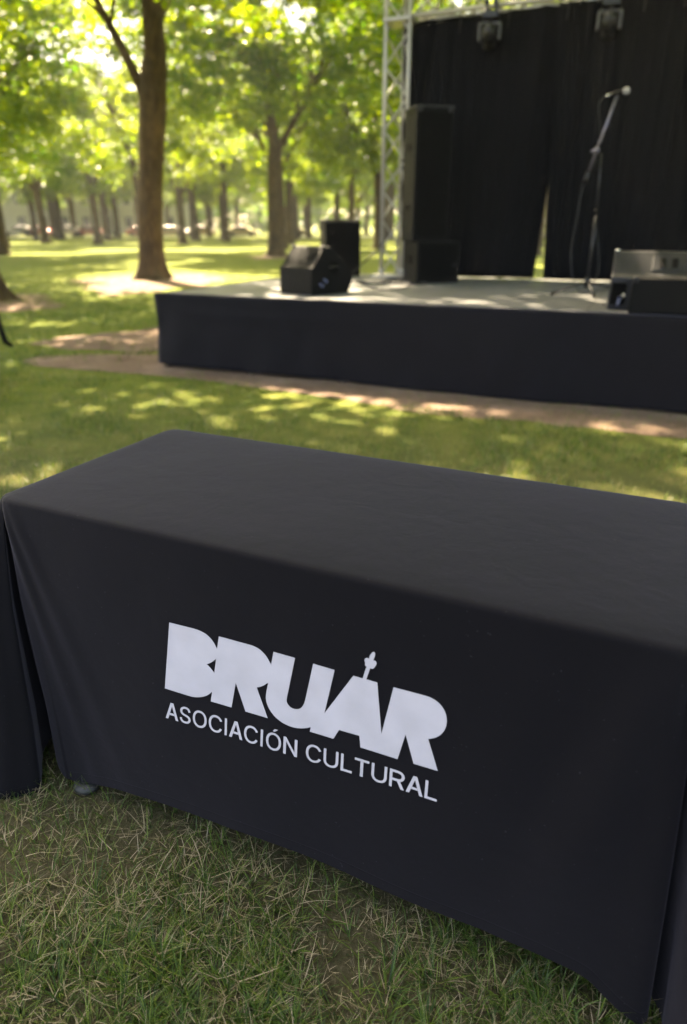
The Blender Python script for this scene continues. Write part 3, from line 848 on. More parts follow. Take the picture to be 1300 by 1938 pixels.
# ---- printed emblem: outlines in mm, (along the front edge, height)
LOGO = [[[448.3, 569.0], [509.4, 570.7], [521.2, 570.0], [532.8, 567.7], [542.3, 563.6], [550.6, 557.3], [557.0, 549.7], [560.8, 542.9], [562.8, 536.5], [560.1, 516.3], [554.9, 509.6], [548.7, 503.7], [542.6, 499.1], [535.9, 495.3], [542.2, 491.3], [547.8, 486.2], [553.7, 479.6], [546.0, 432.6], [540.7, 426.4], [532.4, 418.9], [522.0, 412.6], [509.6, 407.6], [497.2, 404.7], [484.9, 404.2], [424.5, 404.1]], [[569.1, 568.6], [644.2, 568.8], [647.9, 568.5], [658.8, 566.1], [667.8, 561.4], [675.8, 554.7], [682.0, 546.5], [685.2, 541.1], [686.8, 535.2], [680.7, 497.4], [676.5, 492.0], [669.9, 485.6], [662.3, 480.0], [653.4, 475.7], [677.9, 411.6], [625.5, 409.6], [604.3, 471.0], [591.9, 408.3], [541.4, 407.3], [546.0, 432.6], [553.7, 479.6], [560.1, 516.3], [562.8, 536.5]], [[693.3, 568.2], [740.0, 568.5], [724.9, 489.3], [721.8, 473.5], [721.6, 465.9], [723.9, 460.2], [729.4, 455.4], [736.6, 453.7], [743.8, 455.2], [750.9, 458.9], [756.2, 465.4], [760.3, 475.0], [763.2, 487.1], [778.6, 567.7], [822.9, 567.3], [803.3, 465.7], [774.7, 424.1], [764.5, 418.3], [752.0, 413.4], [737.6, 410.3], [723.0, 410.5], [708.2, 413.7], [695.2, 420.5], [685.0, 430.0], [677.7, 441.9], [674.4, 454.1], [674.6, 465.5], [677.3, 481.4], [680.7, 497.4], [686.8, 535.2]], [[803.3, 465.7], [860.3, 566.5], [878.7, 566.6], [885.2, 593.2], [882.2, 595.1], [882.3, 600.8], [880.9, 604.6], [881.7, 609.0], [885.0, 611.6], [888.2, 611.4], [889.4, 610.4], [890.6, 616.6], [893.2, 622.3], [896.1, 626.3], [898.4, 627.3], [900.2, 625.7], [900.5, 621.1], [898.9, 614.0], [897.6, 609.8], [900.7, 610.0], [903.3, 608.6], [904.0, 605.0], [901.9, 598.6], [899.0, 593.9], [895.9, 591.6], [892.5, 592.3], [885.8, 566.9], [907.1, 566.6], [919.5, 459.5], [911.8, 414.3], [879.0, 413.8], [876.2, 439.3], [834.4, 438.1], [823.0, 413.7], [772.5, 412.9], [774.7, 424.1]], [[938.0, 566.4], [995.9, 567.9], [1004.8, 567.5], [1013.7, 565.2], [1022.1, 560.9], [1029.2, 554.1], [1034.5, 545.2], [1037.9, 533.8], [1038.1, 521.2], [1035.6, 510.1], [1030.5, 499.7], [1023.0, 490.9], [1015.2, 485.0], [1008.0, 481.4], [1030.5, 420.5], [984.6, 417.8], [965.7, 475.0], [953.4, 415.3], [911.8, 414.3], [919.5, 459.5]]]

TXT = [[421.3, 328.0], [1033.5, 352.5], [1033.3, 392.8], [424.6, 371.2]]

def smooth_outline(P):
    P = [Vector(p) / 1000 for p in P]; n = len(P); out = []
    sharp = []
    for i in range(n):
        a = (P[i] - P[i - 1]); b = (P[(i + 1) % n] - P[i])
        sharp.append(abs(a.angle_signed(b)) > R(33) or max(a.length, b.length) > .045)
    for i in range(n):
        j = (i + 1) % n
        out.append(P[i])
        if not (sharp[i] and sharp[j]) and (P[j] - P[i]).length < .03:
            p0 = P[i - 1] if not sharp[i] else P[i] * 2 - P[j] * 1.0
            p3 = P[(j + 1) % n] if not sharp[j] else P[j] * 2 - P[i]
            if sharp[i]: p0 = P[i] - (P[j] - P[i])
            for t in (.25, .5, .75):
                out.append(.5 * ((2 * P[i]) + (-p0 + P[j]) * t + (2 * p0 - 5 * P[i] + 4 * P[j] - p3) * t * t + (-p0 + 3 * P[i] - 3 * P[j] + p3) * t ** 3))
    return out
def conform(bm, off=.0016):
    """cut along a fine grid and lay on the cloth's front panel"""
    for k in range(9, 56):
        g = bm.verts[:] + bm.edges[:] + bm.faces[:]
        bmesh.ops.bisect_plane(bm, geom=g, plane_co=(k * .02, 0, 0), plane_no=(1, 0, 0))
    for k in range(13, 32):
        g = bm.verts[:] + bm.edges[:] + bm.faces[:]
        bmesh.ops.bisect_plane(bm, geom=g, plane_co=(0, 0, k * .02), plane_no=(0, 0, 1))
    for v in bm.verts: v.co.y = front_y(v.co.x, v.co.z) - off
    bmesh.ops.recalc_face_normals(bm, faces=bm.faces)
    for f in bm.faces:
        if f.normal.y > 0: f.normal_flip()
        f.smooth = True
bm = bmesh.new()
for outl in LOGO:
    P = smooth_outline(outl)
    P3 = [Vector((p.x, 0, p.y)) for p in P]
    vs_ = [bm.verts.new(p) for p in P3]
    for t in geometry.tessellate_polygon([P3]):
        try: bm.faces.new([vs_[i] for i in t])
        except ValueError: pass
conform(bm)
me = bpy.data.meshes.new('printed_logo'); bm.to_mesh(me); bm.free(); me.materials.append(M['print'])
lo = bpy.data.objects.new('printed_logo', me); col.objects.link(lo); lo.parent = cl
tag(lo, 'heavy pale grey block lettering with a small flower bud on the accent')

# plain sans capitals drawn as strokes: (width, list of filled outlines), cap height 1
SWD = .124
def ribbon(pts, w=SWD):
    P = [Vector(p) for p in pts]; a = []; b = []
    for i, p in enumerate(P):
        t = (P[min(i + 1, len(P) - 1)] - P[max(i - 1, 0)]).normalized(); n = Vector((-t.y, t.x)) * w / 2
        a.append(p + n); b.append(p - n)
    return ('strip', a, b)
def arc(cx, cy, rx, ry, a0, a1, n=28, p=2.0):
    out = []
    for i in range(n + 1):
        a = R(a0 + (a1 - a0) * i / n); c = math.cos(a); s = math.sin(a)
        out.append((cx + rx * math.copysign(abs(c) ** (2 / p), c), cy + ry * math.copysign(abs(s) ** (2 / p), s)))
    return out
h_ = SWD / 2
def ring(w): return ribbon(arc(w / 2, .5, w / 2 - h_, .5 + .015 - h_, 0, 360, 44, 2.15))
def poly(*p): return ('poly', [Vector(q) for q in p])
GL = {
 'A': (.76, [poly((0, 0), (.155, 0), (.38, .80), (.38, 1), (.295, 1)), poly((.605, 0), (.76, 0), (.465, 1), (.38, 1), (.38, .80)), poly((.235, .25), (.525, .25), (.49, .38), (.27, .38))]),
 'S': (.66, [ribbon([tuple(p) for p in catmull([(.075, .30), (.11, .17), (.20, .085), (.34, .06), (.48, .09), (.575, .19), (.585, .30), (.53, .40), (.42, .46), (.27, .51), (.15, .58), (.10, .69), (.115, .80), (.19, .895), (.33, .94), (.46, .915), (.545, .84), (.575, .72)], 3)])]),
 'O': (.80, [ring(.80)]),
 '\u00d3': (.80, [ring(.80), poly((.335, 1.09), (.45, 1.09), (.62, 1.25), (.44, 1.25))]),
 'C': (.76, [ribbon(arc(.40, .5, .40 - h_, .515 - h_, 28, 332, 36, 2.15))]),
 'I': (.145, [poly((0, 0), (SWD, 0), (SWD, 1), (0, 1))]),
 'N': (.72, [poly((0, 0), (.14, 0), (.14, 1), (0, 1)), poly((.14, 1), (.14, .76), (.58, 0), (.58, .24)), poly((.58, 0), (.72, 0), (.72, 1), (.58, 1))]),
 'U': (.72, [ribbon([(h_, 1), (h_, .7), (h_, .5)] + arc(.36, .38, .36 - h_, .38 + .015 - h_, 180, 360, 20, 2.2)[0:] + [(.72 - h_, .5), (.72 - h_, .7), (.72 - h_, 1)])]),
 'L': (.54, [poly((0, 0), (.54, 0), (.54, .135), (SWD, .135), (SWD, 1), (0, 1))]),
 'T': (.68, [poly((.27, 0), (.41, 0), (.41, .865), (.68, .865), (.68, 1), (0, 1), (0, .865), (.27, .865))]),
 'R': (.69, [poly((0, 0), (SWD, 0), (SWD, 1), (0, 1)), ribbon([(SWD, .9325), (.28, .9325)] + arc(.37, .70, .245, .2325, 88, -88, 16, 2.2) + [(.28, .4675), (SWD, .4675)], .135), poly((.34, .41), (.49, .42), (.69, 0), (.53, 0))]),
 ' ': (.20, []),
}
bm = bmesh.new(); adv = 0.0; shapes = []
txt = 'ASOCIACI\u00d3N CULTURAL'
for i, ch in enumerate(txt):
    wd, parts_ = GL[ch]
    if ch == 'A' and i > 0: adv -= .045
    for q in parts_: shapes.append((adv, q))
    adv += wd + (.075 if ch == 'A' else .12) + (.03 if ch == 'I' else 0)
    if ch != ' ' and i + 1 < len(txt) and txt[i + 1] == 'I': adv += .03
adv -= .12
x0, x1 = 0, adv
for k, (ax_, q) in enumerate(shapes):
    if q[0] == 'poly':
        P3 = [Vector((p.x + ax_, p.y, 0)) for p in q[1]]
        vs_ = [bm.verts.new(p) for p in P3]
        for t in geometry.tessellate_polygon([P3]): bm.faces.new([vs_[i] for i in t])
    else:
        a = [bm.verts.new((p.x + ax_, p.y, 0)) for p in q[1]]; b = [bm.verts.new((p.x + ax_, p.y, 0)) for p in q[2]]
        for i in range(len(a) - 1): bm.faces.new((a[i], a[i + 1], b[i + 1], b[i]))
cap = 1.0
b0, b1, t1, t0 = [Vector(p) / 1000 for p in TXT]
for v in bm.verts:
    u = (v.co.x - x0) / (x1 - x0); h = v.co.y / cap
    p = b0.lerp(b1, u).lerp(t0.lerp(t1, u), h)
    v.co = (p.x, 0, p.y)
conform(bm)
me = bpy.data.meshes.new('printed_lettering'); bm.to_mesh(me); bm.free(); me.materials.append(M['print'])
lo = bpy.data.objects.new('printed_lettering', me); col.objects.link(lo); lo.parent = cl
tag(lo, 'line of thin pale capital letters under the logo')

# ------------------------------------------------------------------ stage
def wob_cloth(x, z, k):
    return .016 * math.sin(2.3 * x + k) + .012 * math.sin(5.3 * x + 3.5 * z + k) + .006 * math.sin(12 * x - 6 * z)
SW, SDp = 7.0, 3.65
stage = empty('stage', STAGE, STAGE_YAW)
tag(stage, 'low open air stage with a worn grey deck and a black fabric skirt', 'stage')
MB().box((SW / 2, SDp / 2, DECK - .03), (SW, SDp, .06), bevel=.006).build('deck', M['deck'], stage)
def skirt(name, p0, p1, nrm, k):
    p0 = Vector(p0); p1 = Vector(p1); L = (p1 - p0).length; nx = int(L / .05); nz = 22
    V = []
    for j in range(nz + 1):
        t = j / nz
        for i in range(nx + 1):
            s = i / nx
            hem_z = .022 + .012 * math.sin(s * L * 1.3 + k) + .02 * max(0, 1 - s * L / .5)
            z = DECK + .004 - t * (DECK + .004 - hem_z)
            d = .006 + wob_cloth(s * L, z, k) * t + .025 * t
            # swagged drag folds under the edge
            d += .012 * math.exp(-((z - .58 + .05 * math.sin(s * L * 1.4)) / .05) ** 2) * max(0, math.sin(s * L * 1.1 + k))
            d -= .035 * math.exp(-(s * L / .18) ** 2) * math.sin(min(1, t * 1.2) * math.pi)
            p = p0.lerp(p1, s) + Vector(nrm) * d
            V.append((p.x, p.y, z))
    F = []
    for j in range(nz):
        for i in range(nx):
            a = j * (nx + 1) + i
            F += [a, a + 1, a + nx + 2, a + nx + 1]
    o = npmesh(name, np.array(V), np.array(F), [4] * (nx * nz), M['skirt'], stage)
    sol = o.modifiers.new('thickness', 'SOLIDIFY'); sol.thickness = .003
    return o
skirt('skirt', (-.02, 0, 0), (SW, 0, 0), (0, -1, 0), .4)
skirt('skirt', (0, SDp, 0), (0, 0, 0), (-1, 0, 0), 2.0)
# fabric lip folded over the front edge of the deck
MB().box((SW / 2, .035, DECK + .004), (SW, .07, .005), bevel=.002).build('skirt_lip', M['skirt'], stage)
for i in range(8):
    x = .05 + i * .97
    l = MB().box((x, .05, .35), (.05, .05, .6)).build('support_leg', M['black_metal'], stage)
    MB().box((x, .045, .024), (.07, .09, .044), bevel=.006).build('foot_block', M['wood'], l)
for i in range(4):
    MB().box((.1 + i * 2.2, SDp - .1, .34), (.06, .06, .64)).build('support_leg', M['black_metal'], stage)

def local(x, y, z=0): return SM @ Vector((x, y, z))

# ------------------------------------------------------------------ truss
truss = empty('truss_frame', local(1.30, 3.27, DECK), STAGE_YAW)
tag(truss, 'silver lattice truss tower with a crossbar holding the black drapes', 'truss')
TZ = 3.50 - DECK            # height of the crossbar's lower chords above the deck
tri = [(-.145, -.08), (.145, -.08), (0, .17)]
def lattice(p0, p1, offs, r, rb, pitch, name, parent):
    p0 = Vector(p0); p1 = Vector(p1); d = (p1 - p0); L = d.length; d.normalize()
    o3 = [Vector(o) for o in offs]
    for o in o3: MB().tube([p0 + o, p1 + o], r, 10).build('chord', M['alu'], parent)
    b = MB(); n = int(L / pitch)
    for a, c in ((0, 1), (1, 2), (2, 0)):
        for k in range(n):
            q0 = p0 + d * (k * pitch); q1 = p0 + d * ((k + 1) * pitch)
            if k % 2: b.tube([q0 + o3[a], q1 + o3[c]], rb, 7, False)
            else: b.tube([q0 + o3[c], q1 + o3[a]], rb, 7, False)
    b.build('bracing', M['alu'], parent)
lattice((0, 0, .03), (0, 0, 4.4), [(x, y, 0) for x, y in tri], .025, .011, .33, 'column', truss)
lattice((.18, 0, TZ + .02), (5.0, 0, TZ + .02), [(0, -.08, 0), (0, .17, 0), (0, .045, .26)], .026, .011, .27, 'crossbar', truss)
for z in (TZ, TZ + .30): MB().box((0, .03, z), (.34, .32, .045), bevel=.01).build('corner_block', M['alu'], truss)
bp_ = MB().box((0, .03, .012), (.5, .45, .024), bevel=.005).build('base_plate', M['alu'], truss)
for x, y in tri: MB().tube([(x, y, .02), (x, y, .10)], .032, 12).build('coupler', M['alu'], truss)
lattice((5.0, 0, .03), (5.0, 0, 4.4), [(x, y, 0) for x, y in tri], .024, .010, .29, 'column', truss)

# ------------------------------------------------------------------ drapes
def drape(x0t, x1t, x0b, x1b, y, label, seed, ys=0.0):
    nx, nz = 90, 40
    rng = np.random.default_rng(seed)
    zt, zb = TZ + DECK + .0, DECK + .02
    V = []
    ph = rng.random(5) * 6
    for j in range(nz + 1):
        t = j / nz; z = zt + (zb - zt) * t
        for i in range(nx + 1):
            s = i / nx
            bow = 0
            x = (x0t + (x0b - x0t) * t) * (1 - s) + (x1t + (x1b - x1t) * t) * s
            dd = .036 * math.sin(14 * s + ph[0] + .6 * t) * (.4 + .6 * t) + .016 * math.sin(19 * s + ph[1] - t) + .006 * math.sin(67 * s + ph[2])
            # one diagonal tuck
            c = .25 + .12 * math.sin(ph[3]) - .25 * t
            dd += .035 * math.exp(-((s - c) / .02) ** 2) * (1 - t)
            V.append((x, y + dd + ys * s, z - .012 * math.sin(math.pi * ((s * 6) % 1)) * (1 - t) ** 8))
    F = []
    for j in range(nz):
        for i in range(nx):
            a = j * (nx + 1) + i
            F += [a, a + nx + 1, a + nx + 2, a + 1]
    o = npmesh('drape', np.array(V), np.array(F), [4] * (nx * nz), M['drape'])
    sol = o.modifiers.new('thickness', 'SOLIDIFY'); sol.thickness = .004
    o.location = STAGE; o.rotation_euler = (0, 0, STAGE_YAW)
    tag(o, label, 'curtain', 'black drapes hanging from the truss')
    for s in (.08, .36, .64, .92):
        x = x0t + (x1t - x0t) * s
        e = MB().tube([(x, y - .03, zt + .10), (x + .004, y - .055, zt - .02), (x - .006, y - .05, zt - .17)], [.010, .008, .006], 8).build('tie', M['black_metal'], o)
    return o
drape(1.31, 3.25, 1.36, 3.09, 3.34, 'wide black drape hanging behind the tall loudspeaker stack, left of the gap', 3)
drape(3.08, 4.42, 3.22, 4.40, 3.27, 'black drape behind the microphone stand, right of the bright gap', 4, .02)
drape(4.34, 6.3, 4.26, 6.3, 3.38, 'black drape at the right edge behind the sloping grey monitor', 5)

# ------------------------------------------------------------------ stage lamps
def stage_lamp(x, z, label):
    p = local(x, 3.10, z)
    o = empty('stage_light', p, STAGE_YAW + R(8))
    o.scale = (.86, .86, .86)
    tag(o, label, 'stage light', 'moving head lamps clamped under the truss')
    b = MB(); b.box((0, 0, -.02), (.20, .15, .085), bevel=.012); b.build('base', M['black_metal'], o)
    c = MB(); 
    for sx in (-.055, .055): c.box((sx, 0, .06), (.03, .06, .10), bevel=.006); c.tube([(sx, -.025, .115), (sx, .025, .115)], .034, 12)
    c.build('clamp', M['black_metal'], o)
    MB().tube([(.0, 0, -.05), (.0, 0, -.10)], .035, 14).build('pivot', M['grey_metal'], o)
    y = MB(); y.box((0, 0, -.105), (.27, .06, .03), bevel=.01)
    for sx in (-.125, .125): y.box((sx, 0, -.195), (.032, .085, .19), bevel=.013)
    y.build('yoke', M['lamp_grey'], o)
    rot = Matrix.Rotation(R(58), 3, 'X')
    h = MB(); h.ell((0, 0, -.22), (.098, .105, .135), rot); h.build('head', M['black_metal'], o)
    d = rot @ Vector((0, 0, -1))
    q = Vector((0, 0, -.22))
    hh = MB().tube([q + d * .09, q + d * .155], [.082, .082], 22).build('head_ring', M['black_metal'], o)
    MB().ell(q + d * .145, (.074, .074, .024), rot).build('lens', M['lens'], o)
    return o
stage_lamp(2.39, 3.43, 'black moving head lamp on the crossbar, nearer the truss tower')
stage_lamp(3.62, 3.42, 'black moving head lamp on the crossbar above the microphone')

# ------------------------------------------------------------------ loudspeakers
def corner(name, x, y, z, yaw, label, cat, group=None):
    o = empty(name, (x, y, z), yaw); return tag(o, label, cat, group)
G_SP = 'black loudspeaker boxes standing on the stage'
# subwoofer and the tall column on it: origin = near corner, x along right face, y away
sub = corner('subwoofer', .835, 8.10, DECK, R(14), 'black bass bin at the foot of the tall loudspeaker, beside the truss', 'loudspeaker')
MB().box((.26, .24, .225), (.52, .48, .45), bevel=.012).build('cabinet', M['black_plastic'], sub)
MB().box((.26, -.004, .235), (.45, .014, .37), bevel=.004).build('grille', M['grille'], sub)
MB().box((-.003, .24, .25), (.012, .16, .09), bevel=.004).build('handle', M['grille'], sub)
MB().tube([(.45, -.008, .20), (.45, -.022, .20)], .016, 12).build('badge_knob', M['grey_metal'], sub)
for x in (.05, .47):
    for y in (.05, .43): MB().tube([(x, y, -.0), (x, y, .012)], .02, 10).build('rubber_foot', M['black_plastic'], sub)
tow = corner('column_loudspeaker', .775, 8.14, DECK + .452, R(14), 'tall narrow black loudspeaker stacked on the bass bin beside the truss', 'loudspeaker')
MB().box((.21, .20, .66), (.42, .40, 1.32), bevel=.012).build('cabinet', M['black_plastic'], tow)
MB().box((.21, -.005, .66), (.36, .016, 1.22), bevel=.004).build('grille', M['grille'], tow)
MB().box((.21, .20, 1.325), (.44, .42, .022), bevel=.006).build('top_cap', M['grey_metal'], tow)
for z in (.35, .95): MB().box((-.004, .20, z), (.012, .14, .07), bevel=.004).build('handle', M['grille'], tow)
for sx in (.04, .38):
    b = MB().box((sx, -.006, 1.30), (.05, .03, .05), bevel=.008).build('corner_guard', M['grey_metal'], tow)

sp = corner('loudspeaker', -.235, 9.36, DECK, R(12), 'squat upright black loudspeaker behind the nearer left wedge monitor', 'loudspeaker')
MB().prism([(0, 0), (0, .66), (.05, .69), (.38, .69), (.40, .66), (.40, .0)], 0, .47, bevel=.014).build('cabinet', M['black_plastic'], sp)
MB().box((.235, -.005, .34), (.41, .014, .60), bevel=.004).build('grille', M['grille'], sp)
for sx in (.03, .44): MB().ell((sx, .03, .70), (.022, .022, .016)).build('corner_guard', M['chrome'], sp)

def wedge(x, y, yaw, W, label, face, side_first=True, s=1.0):
    """origin = near corner of the rear face; x along the rear face, y towards the back of the stage"""
    o = corner('wedge_monitor', x, y, DECK, yaw, label, 'stage monitor', 'wedge monitors lying on the stage')
    pr = [(0, 0), (0, .24), (.035, .265), (.17, .425), (.25, .43), (.52, .20), (.53, .12), (.47, 0)]
    MB().prism([(a * s, b * s) for a, b in pr], 0, W, bevel=.012).build('cabinet', face, o)
    # speaker grille on the sloping front
    a = Vector((0, .25 * s, .43 * s)); b = Vector((0, .52 * s, .20 * s)); m = (a + b) / 2
    ang = math.atan2(b.z - a.z, b.y - a.y)
    MB().box((W / 2, m.y, m.z), (W - .06, (b - a).length - .04, .012), Matrix.Rotation(ang, 3, 'X'), bevel=.003).build('grille', M['grille'], o)
    return o
# left wedge: rear face runs back to the left from its near corner
yaw1 = R(-48)
W1 = .50
c1_ = Vector((-.301, 6.635, 0)) - Vector((math.cos(yaw1), math.sin(yaw1), 0)) * W1
o = wedge(c1_.x, c1_.y, yaw1, W1, 'black wedge monitor at the left front corner of the stage', M['black_plastic'])
# side panel details on the right cheek
rc = MB().tube([(W1 - .012, .28, .25), (W1 + .004, .28, .25)], [.062, .062], 20).build('handle_recess', M['grille'], o)
h = MB().tube([(W1 + .004, .22, .25), (W1 + .02, .25, .25), (W1 + .02, .31, .25), (W1 + .004, .34, .25)], .009, 8).build('handle', M['black_metal'], o)
for k, z in enumerate((.10, .14)):
    MB().tube([(W1, .10 + k * .05, z), (W1 + .05, .10 + k * .05, z - .02)], .013, 10).build('plug', M['connector'], o)
rot45 = Matrix.Rotation(math.atan2(.16, .135), 3, 'X')
MB().box((W1 - .12, .105, .348), (.10, .075, .014), rot45, bevel=.003).build('port', M['grille'], o)
for sx in (.03, W1 - .03): MB().ell((sx, .17, .428), (.02, .02, .012)).build('corner_guard', M['grey_metal'], o)
# right wedge: large one, sky reflected on its slope put into its grey
W2 = .86
_p = local(4.135, .335)
o = wedge(_p.x, _p.y, STAGE_YAW + R(2.5), W2, 'large wedge monitor, coloured grey as if reflecting sky, with two slots at the right edge of the stage', M['grey_metal'])
pn = MB().box((.405, .100, .340), (.24, .13, .012), rot45, bevel=.004).build('slot_panel', M['grey_metal'], o)
for k in (0, 1):
    MB().box((.36 + k * .085, .096, .347), (.042, .085, .010), rot45, bevel=.003).build('port', M['grille'], o)
MB().box((.07, -.003, .12), (.11, .012, .16), bevel=.003).build('connector_plate', M['grille'], o)
MB().tube([(.085, -.004, .09), (.085, -.05, .07), (.075, -.07, .035)], [.016, .015, .010], 10).build('plug', M['connector'], o)
MB().tube([(.11, -.004, .12), (.11, -.04, .11)], [.015, .013], 10).build('plug', M['chrome'], o)
for sx in (.02, W2 - .02): MB().ell((sx, .17, .43), (.02, .02, .012)).build('corner_guard', M['chrome'], o)
# low box in front of it
_p = local(4.30, .03)
bx = corner('equipment_case', _p.x, _p.y, DECK, STAGE_YAW + R(1), 'plain low black case in front of the grey wedge monitor', 'case')
MB().box((.33, .135, .133), (.66, .27, .25), bevel=.012).build('body', M['black_plastic'], bx)
for sx in (.025, .635): MB().box((sx, .01, .245), (.04, .04, .04), bevel=.01).build('corner_guard', M['grey_metal'], bx)
MB().box((.61, -.002, .06), (.05, .012, .03), bevel=.003).build('latch', M['grey_metal'], bx)
for sx in (.05, .61):
    for sy in (.04, .23): MB().tube([(sx, sy, 0), (sx, sy, .012)], .018, 10).build('rubber_foot', M['black_plastic'], bx)

# ------------------------------------------------------------------ microphone stand
mic = empty("microphone_stand", (2.375, 6.86, DECK), 0)
tag(mic, 'boom microphone stand on a tripod base in the middle of the stage', 'microphone stand')
hub = .11
for a in (203, 262, 335):
    d = Vector((math.cos(R(a)), math.sin(R(a)), 0))
    l = MB().tube([Vector((0, 0, hub)), d * .2 + Vector((0, 0, .07)), d * .40 + Vector((0, 0, .016))], [.013, .010, .009], 10).build('leg', M['black_metal'], mic)
    MB().tube([d * .37 + Vector((0, 0, .024)), d * .425 + Vector((0, 0, .008))], .014, 10).build('rubber_foot', M['black_plastic'], l)
MB().tube([(0, 0, hub - .05), (0, 0, hub + .05)], .026, 14).build('hub', M['black_metal'], mic)
MB().tube([(0, 0, .1), (0, 0, .72)], .0125, 12).build('lower_tube', M['black_metal'], mic)
MB().tube([(0, 0, .70), (0, 0, .76)], .020, 12).build('height_clutch', M['black_plastic'], mic)
MB().tube([(0, 0, .74), (-.03, 0, 1.22)], .009, 12).build('upper_tube', M['black_metal'], mic)
bA = Vector((-.13, .06, .985)); bB = Vector((-.002, -.13, 1.655))
bd = (bB - bA).normalized()
MB().tube([bA, bB], .0115, 12).build('boom_arm', M['boom_metal'], mic)
MB().tube([bA - bd * .02, bA + bd * .09], .017, 14).build('counterweight', M['black_metal'], mic)
q = bA + bd * .27
MB().ell(q, (.026, .030, .030)).tube([q + Vector((-.05, 0, -.01)), q + Vector((.02, 0, .0))], .012, 10).build('boom_clutch', M['boom_metal'], mic)
MB().ell(bA + bd * .345, (.017, .017, .017)).build('boom_knob', M['boom_metal'], mic)
hd = Vector((.75, -.55, .12)).normalized()
c0 = bB + Vector((0, 0, .012))
MB().tube([c0 - hd * .03, c0 + hd * .035], .019, 14).build('microphone_clip', M['black_plastic'], mic)
mc = MB().tube([c0 - hd * .075, c0 + hd * .045], [.011, .018], 14).build('microphone', M['black_metal'], mic)
MB().ell(c0 + hd * .07, (.031, .031, .031)).build('microphone_head', M['mesh_steel'], mc)
MB().tube([c0 - hd * .095, c0 - hd * .07], .0115, 12).build('plug', M['chrome'], mc)
# cable: loops off the microphone, follows the boom, hangs from its tail and winds down the pole
pts = [c0 - hd * .09, c0 - hd * .13 + Vector((0, 0, -.01)), c0 + Vector((-.135, .05, -.10)), bA + bd * .42 + Vector((-.03, 0, 0)), bA + bd * .2 + Vector((.02, 0, 0)),
       bA + Vector((-.01, .0, -.03)), bA + Vector((-.03, 0, -.30)), bA + Vector((-.045, 0, -.62)), Vector((-.13, .02, .12)), Vector((-.05, -.03, .015)), Vector((.12, .12, .01)), Vector((.5, .55, .01))]
cp = catmull([tuple(p) for p in pts], 6)
MB().tube([Vector(p) for p in cp], .0038, 7).build('microphone_cable', M['cable'], mic)
cp = catmull([(.005, -.01, .62), (.05, -.03, .42), (.085, -.02, .22), (.06, .0, .10), (.03, .0, .03)], 6)
MB().tube([Vector(p) for p in cp], .0038, 7).build('cable_loop', M['cable'], mic)

# ------------------------------------------------------------------ cables on the deck
def cable(pts, label, r=.009):
    cp = catmull([tuple(local(*p)) for p in pts], 8)
    o = MB().tube([Vector(p) for p in cp], r, 8).build('stage_cable', M['cable'])
    return tag(o, label, 'cable', 'black cables lying on the stage deck')
zc = DECK + .012
cable([(1.72, 1.0, DECK + .10), (1.9, 1.2, zc), (2.05, 1.7, zc), (1.75, 2.2, zc), (1.62, 2.7, zc), (1.55, 3.05, zc), (1.6, 3.2, DECK + .35)], 'cable snaking from the left wedge monitor to the bass bin')
cable([(1.2, 2.2, zc), (1.5, 2.05, zc), (1.9, 2.0, zc), (2.1, 2.15, zc), (1.8, 2.4, zc), (1.45, 2.6, zc), (1.5, 2.95, zc)], 'short looped cable in front of the bass bin', .012)
cable([(1.27, 3.15, DECK + .55), (1.18, 3.0, DECK + .34), (1.05, 2.75, DECK + .16), (.95, 2.45, zc), (1.0, 2.1, zc), (1.3, 1.9, zc)], 'cable drooping from the truss tower down to the deck', .010)
cable([(1.95, 2.55, DECK + .42), (1.80, 2.5, DECK + .2), (1.66, 2.45, zc), (1.5, 2.3, zc)], 'cable slanting down the side of the bass bin', .009)

# ------------------------------------------------------------------ black stand at the left edge
ts = empty('tripod_stand', (-4.54, 8.05, 0))
tag(ts, 'black stand whose curved leg reaches in at the left edge of the lawn', 'stand')
for a in (0, 120, 240):
    d = Vector((math.cos(R(a)), math.sin(R(a)), 0))
    l = MB().tube([d * .03 + Vector((0, 0, 1.15)), d * .44 + Vector((0, 0, .95)), d * .50 + Vector((0, 0, .5)), d * .515 + Vector((0, 0, .22)), d * .54 + Vector((0, 0, .06)), d * .61 + Vector((0, 0, .015))], [.022, .024, .026, .03, .032, .02], 12).build('leg', M['black_plastic'], ts)
MB().tube([(0, 0, .35), (0, 0, 2.3)], .022, 12).build('pole', M['black_metal'], ts)
MB().tube([(0, 0, 1.1), (0, 0, 1.2)], .04, 12).build('collar', M['black_plastic'], ts)

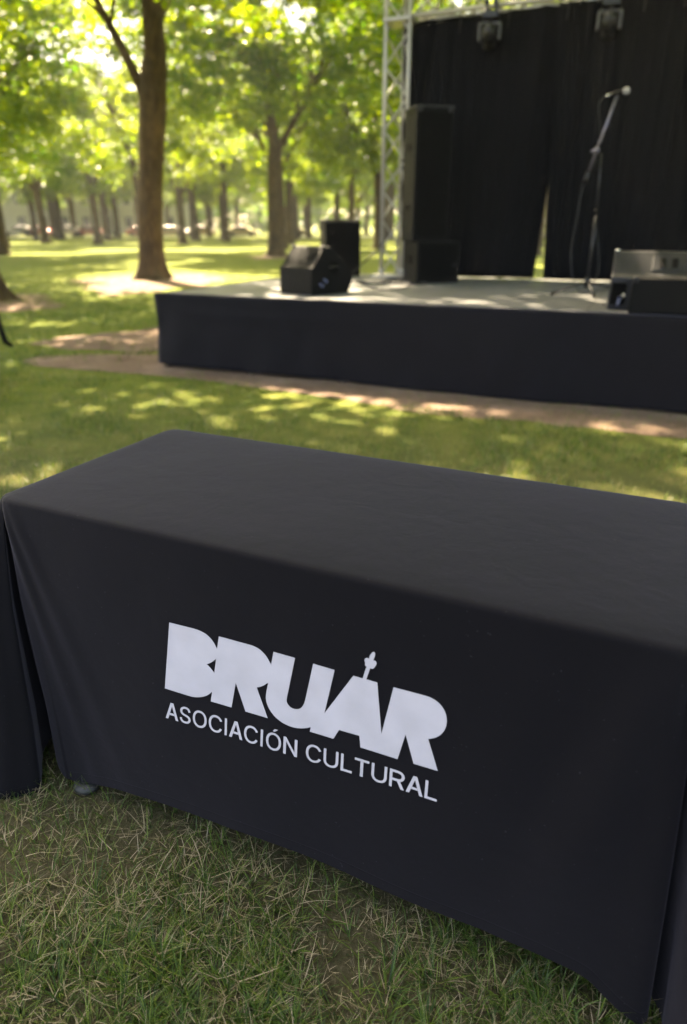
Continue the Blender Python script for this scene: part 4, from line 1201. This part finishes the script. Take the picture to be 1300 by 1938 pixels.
# ------------------------------------------------------------------ far side: parked cars and a pale building
paint = {}
def car(x, y, rz, colr, label, s=1.0):
    if colr not in paint: paint[colr] = simple('car_paint', colr, .3, .1, coat=.6)
    o = empty('parked_car', (x, y, .01), rz)
    tag(o, label, 'car', 'cars parked on the far street')
    pr = [(-2.1, .28), (-2.15, .62), (-2.0, .82), (-1.2, .92), (-.55, 1.38), (.85, 1.42), (1.55, .98), (2.05, .88), (2.15, .6), (2.1, .28)]
    b = MB()
    b.prism(pr, -.83, .83, bevel=.07)
    ob = b.build('body', paint[colr], o)
    for sx in (-.838, .838):
        g = MB()
        pts = [(-.98, .93), (-.48, 1.30), (.78, 1.34), (1.32, .98)]
        a = [g.bm.verts.new((sx, yy, zz)) for yy, zz in pts]
        c_ = [g.bm.verts.new((sx * .985, yy, zz)) for yy, zz in pts]
        g.bm.faces.new(a); g.bm.faces.new(c_[::-1])
        for k in range(4): g.bm.faces.new((a[k], c_[k], c_[(k + 1) % 4], a[(k + 1) % 4]))
        g.build('window', M['window'], o)
    for yy in (-1.3, 1.3):
        for sx in (-.78, .78):
            wl = MB().tube([(sx - .09, yy, .32), (sx + .09, yy, .32)], .32, 20).build('wheel', M['tyre'], o)
    for sx in (-.6, .6): MB().ell((sx, -2.12, .66), (.16, .06, .08)).build('headlight', M['chrome'], o)
    return o
WHT = (.28, .26, .26); RED = (.30, .05, .04); SIL = (.36, .27, .27); BEI = (.34, .24, .19)
for px, colr, lb in ((26, SIL, 'silver pink car glimpsed beside the leftmost trunk'), (47, WHT, 'pale car just right of the leftmost trunk'), (132, WHT, 'white car between the V limbed tree and the slim tree'),
                     (160, RED, 'red car just left of the slim tree'), (210, SIL, 'pale car just right of the slim tree'), (242, RED, 'red car seen close to the left side of the thick trunk'),
                     (327, RED, 'red car seen just right of the thick trunk'), (372, BEI, 'beige car to the right of the slim forked tree'), (420, BEI, 'beige car right at the straight distant tree'),
                     (487, BEI, 'beige car just left of the Y shaped tree'), (566, BEI, 'beige car between the Y shaped tree and the loudspeaker')):
    Y = 101.5
    car((px - 650) / 1262.4 * (Y * math.cos(R(23.15)) / math.cos(R(23.15)) ) * 1.087, Y, R(90 if px % 2 else -90), colr, lb)

bl = empty('pale_building', (-62, 150, 0), R(8))
tag(bl, 'long pale building glimpsed between the far trunks on the left', 'building')
MB().box((0, 0, 5), (60, 12, 10)).build('wall', M['wall_pale'], bl)
MB().prism([(-7, 10.003), (0, 13), (7, 10.003)], -31, 31).build('roof', M['roof'], bl)
for k in range(14):
    for z in (2.2, 6.4):
        MB().box((-27 + k * 4.1, -6.0, z), (1.3, .12, 1.9)).build('window', M['window'], bl)

# ------------------------------------------------------------------ the hazy air over the park
hz = MB().box((0, 115, 12), (420, 250, 27)).build('haze', M['window'])
hm, hnt = newmat('hazy_air'); g = N(hnt)
pv = g("ShaderNodeVolumePrincipled", {"Color": (.93, .96, .92, 1), "Density": .0007, "Anisotropy": .3})
hmo = g("ShaderNodeOutputMaterial", {"Volume": pv.outputs[0]})
hz.data.materials.clear(); hz.data.materials.append(hm)
tag(hz, kind='stuff')
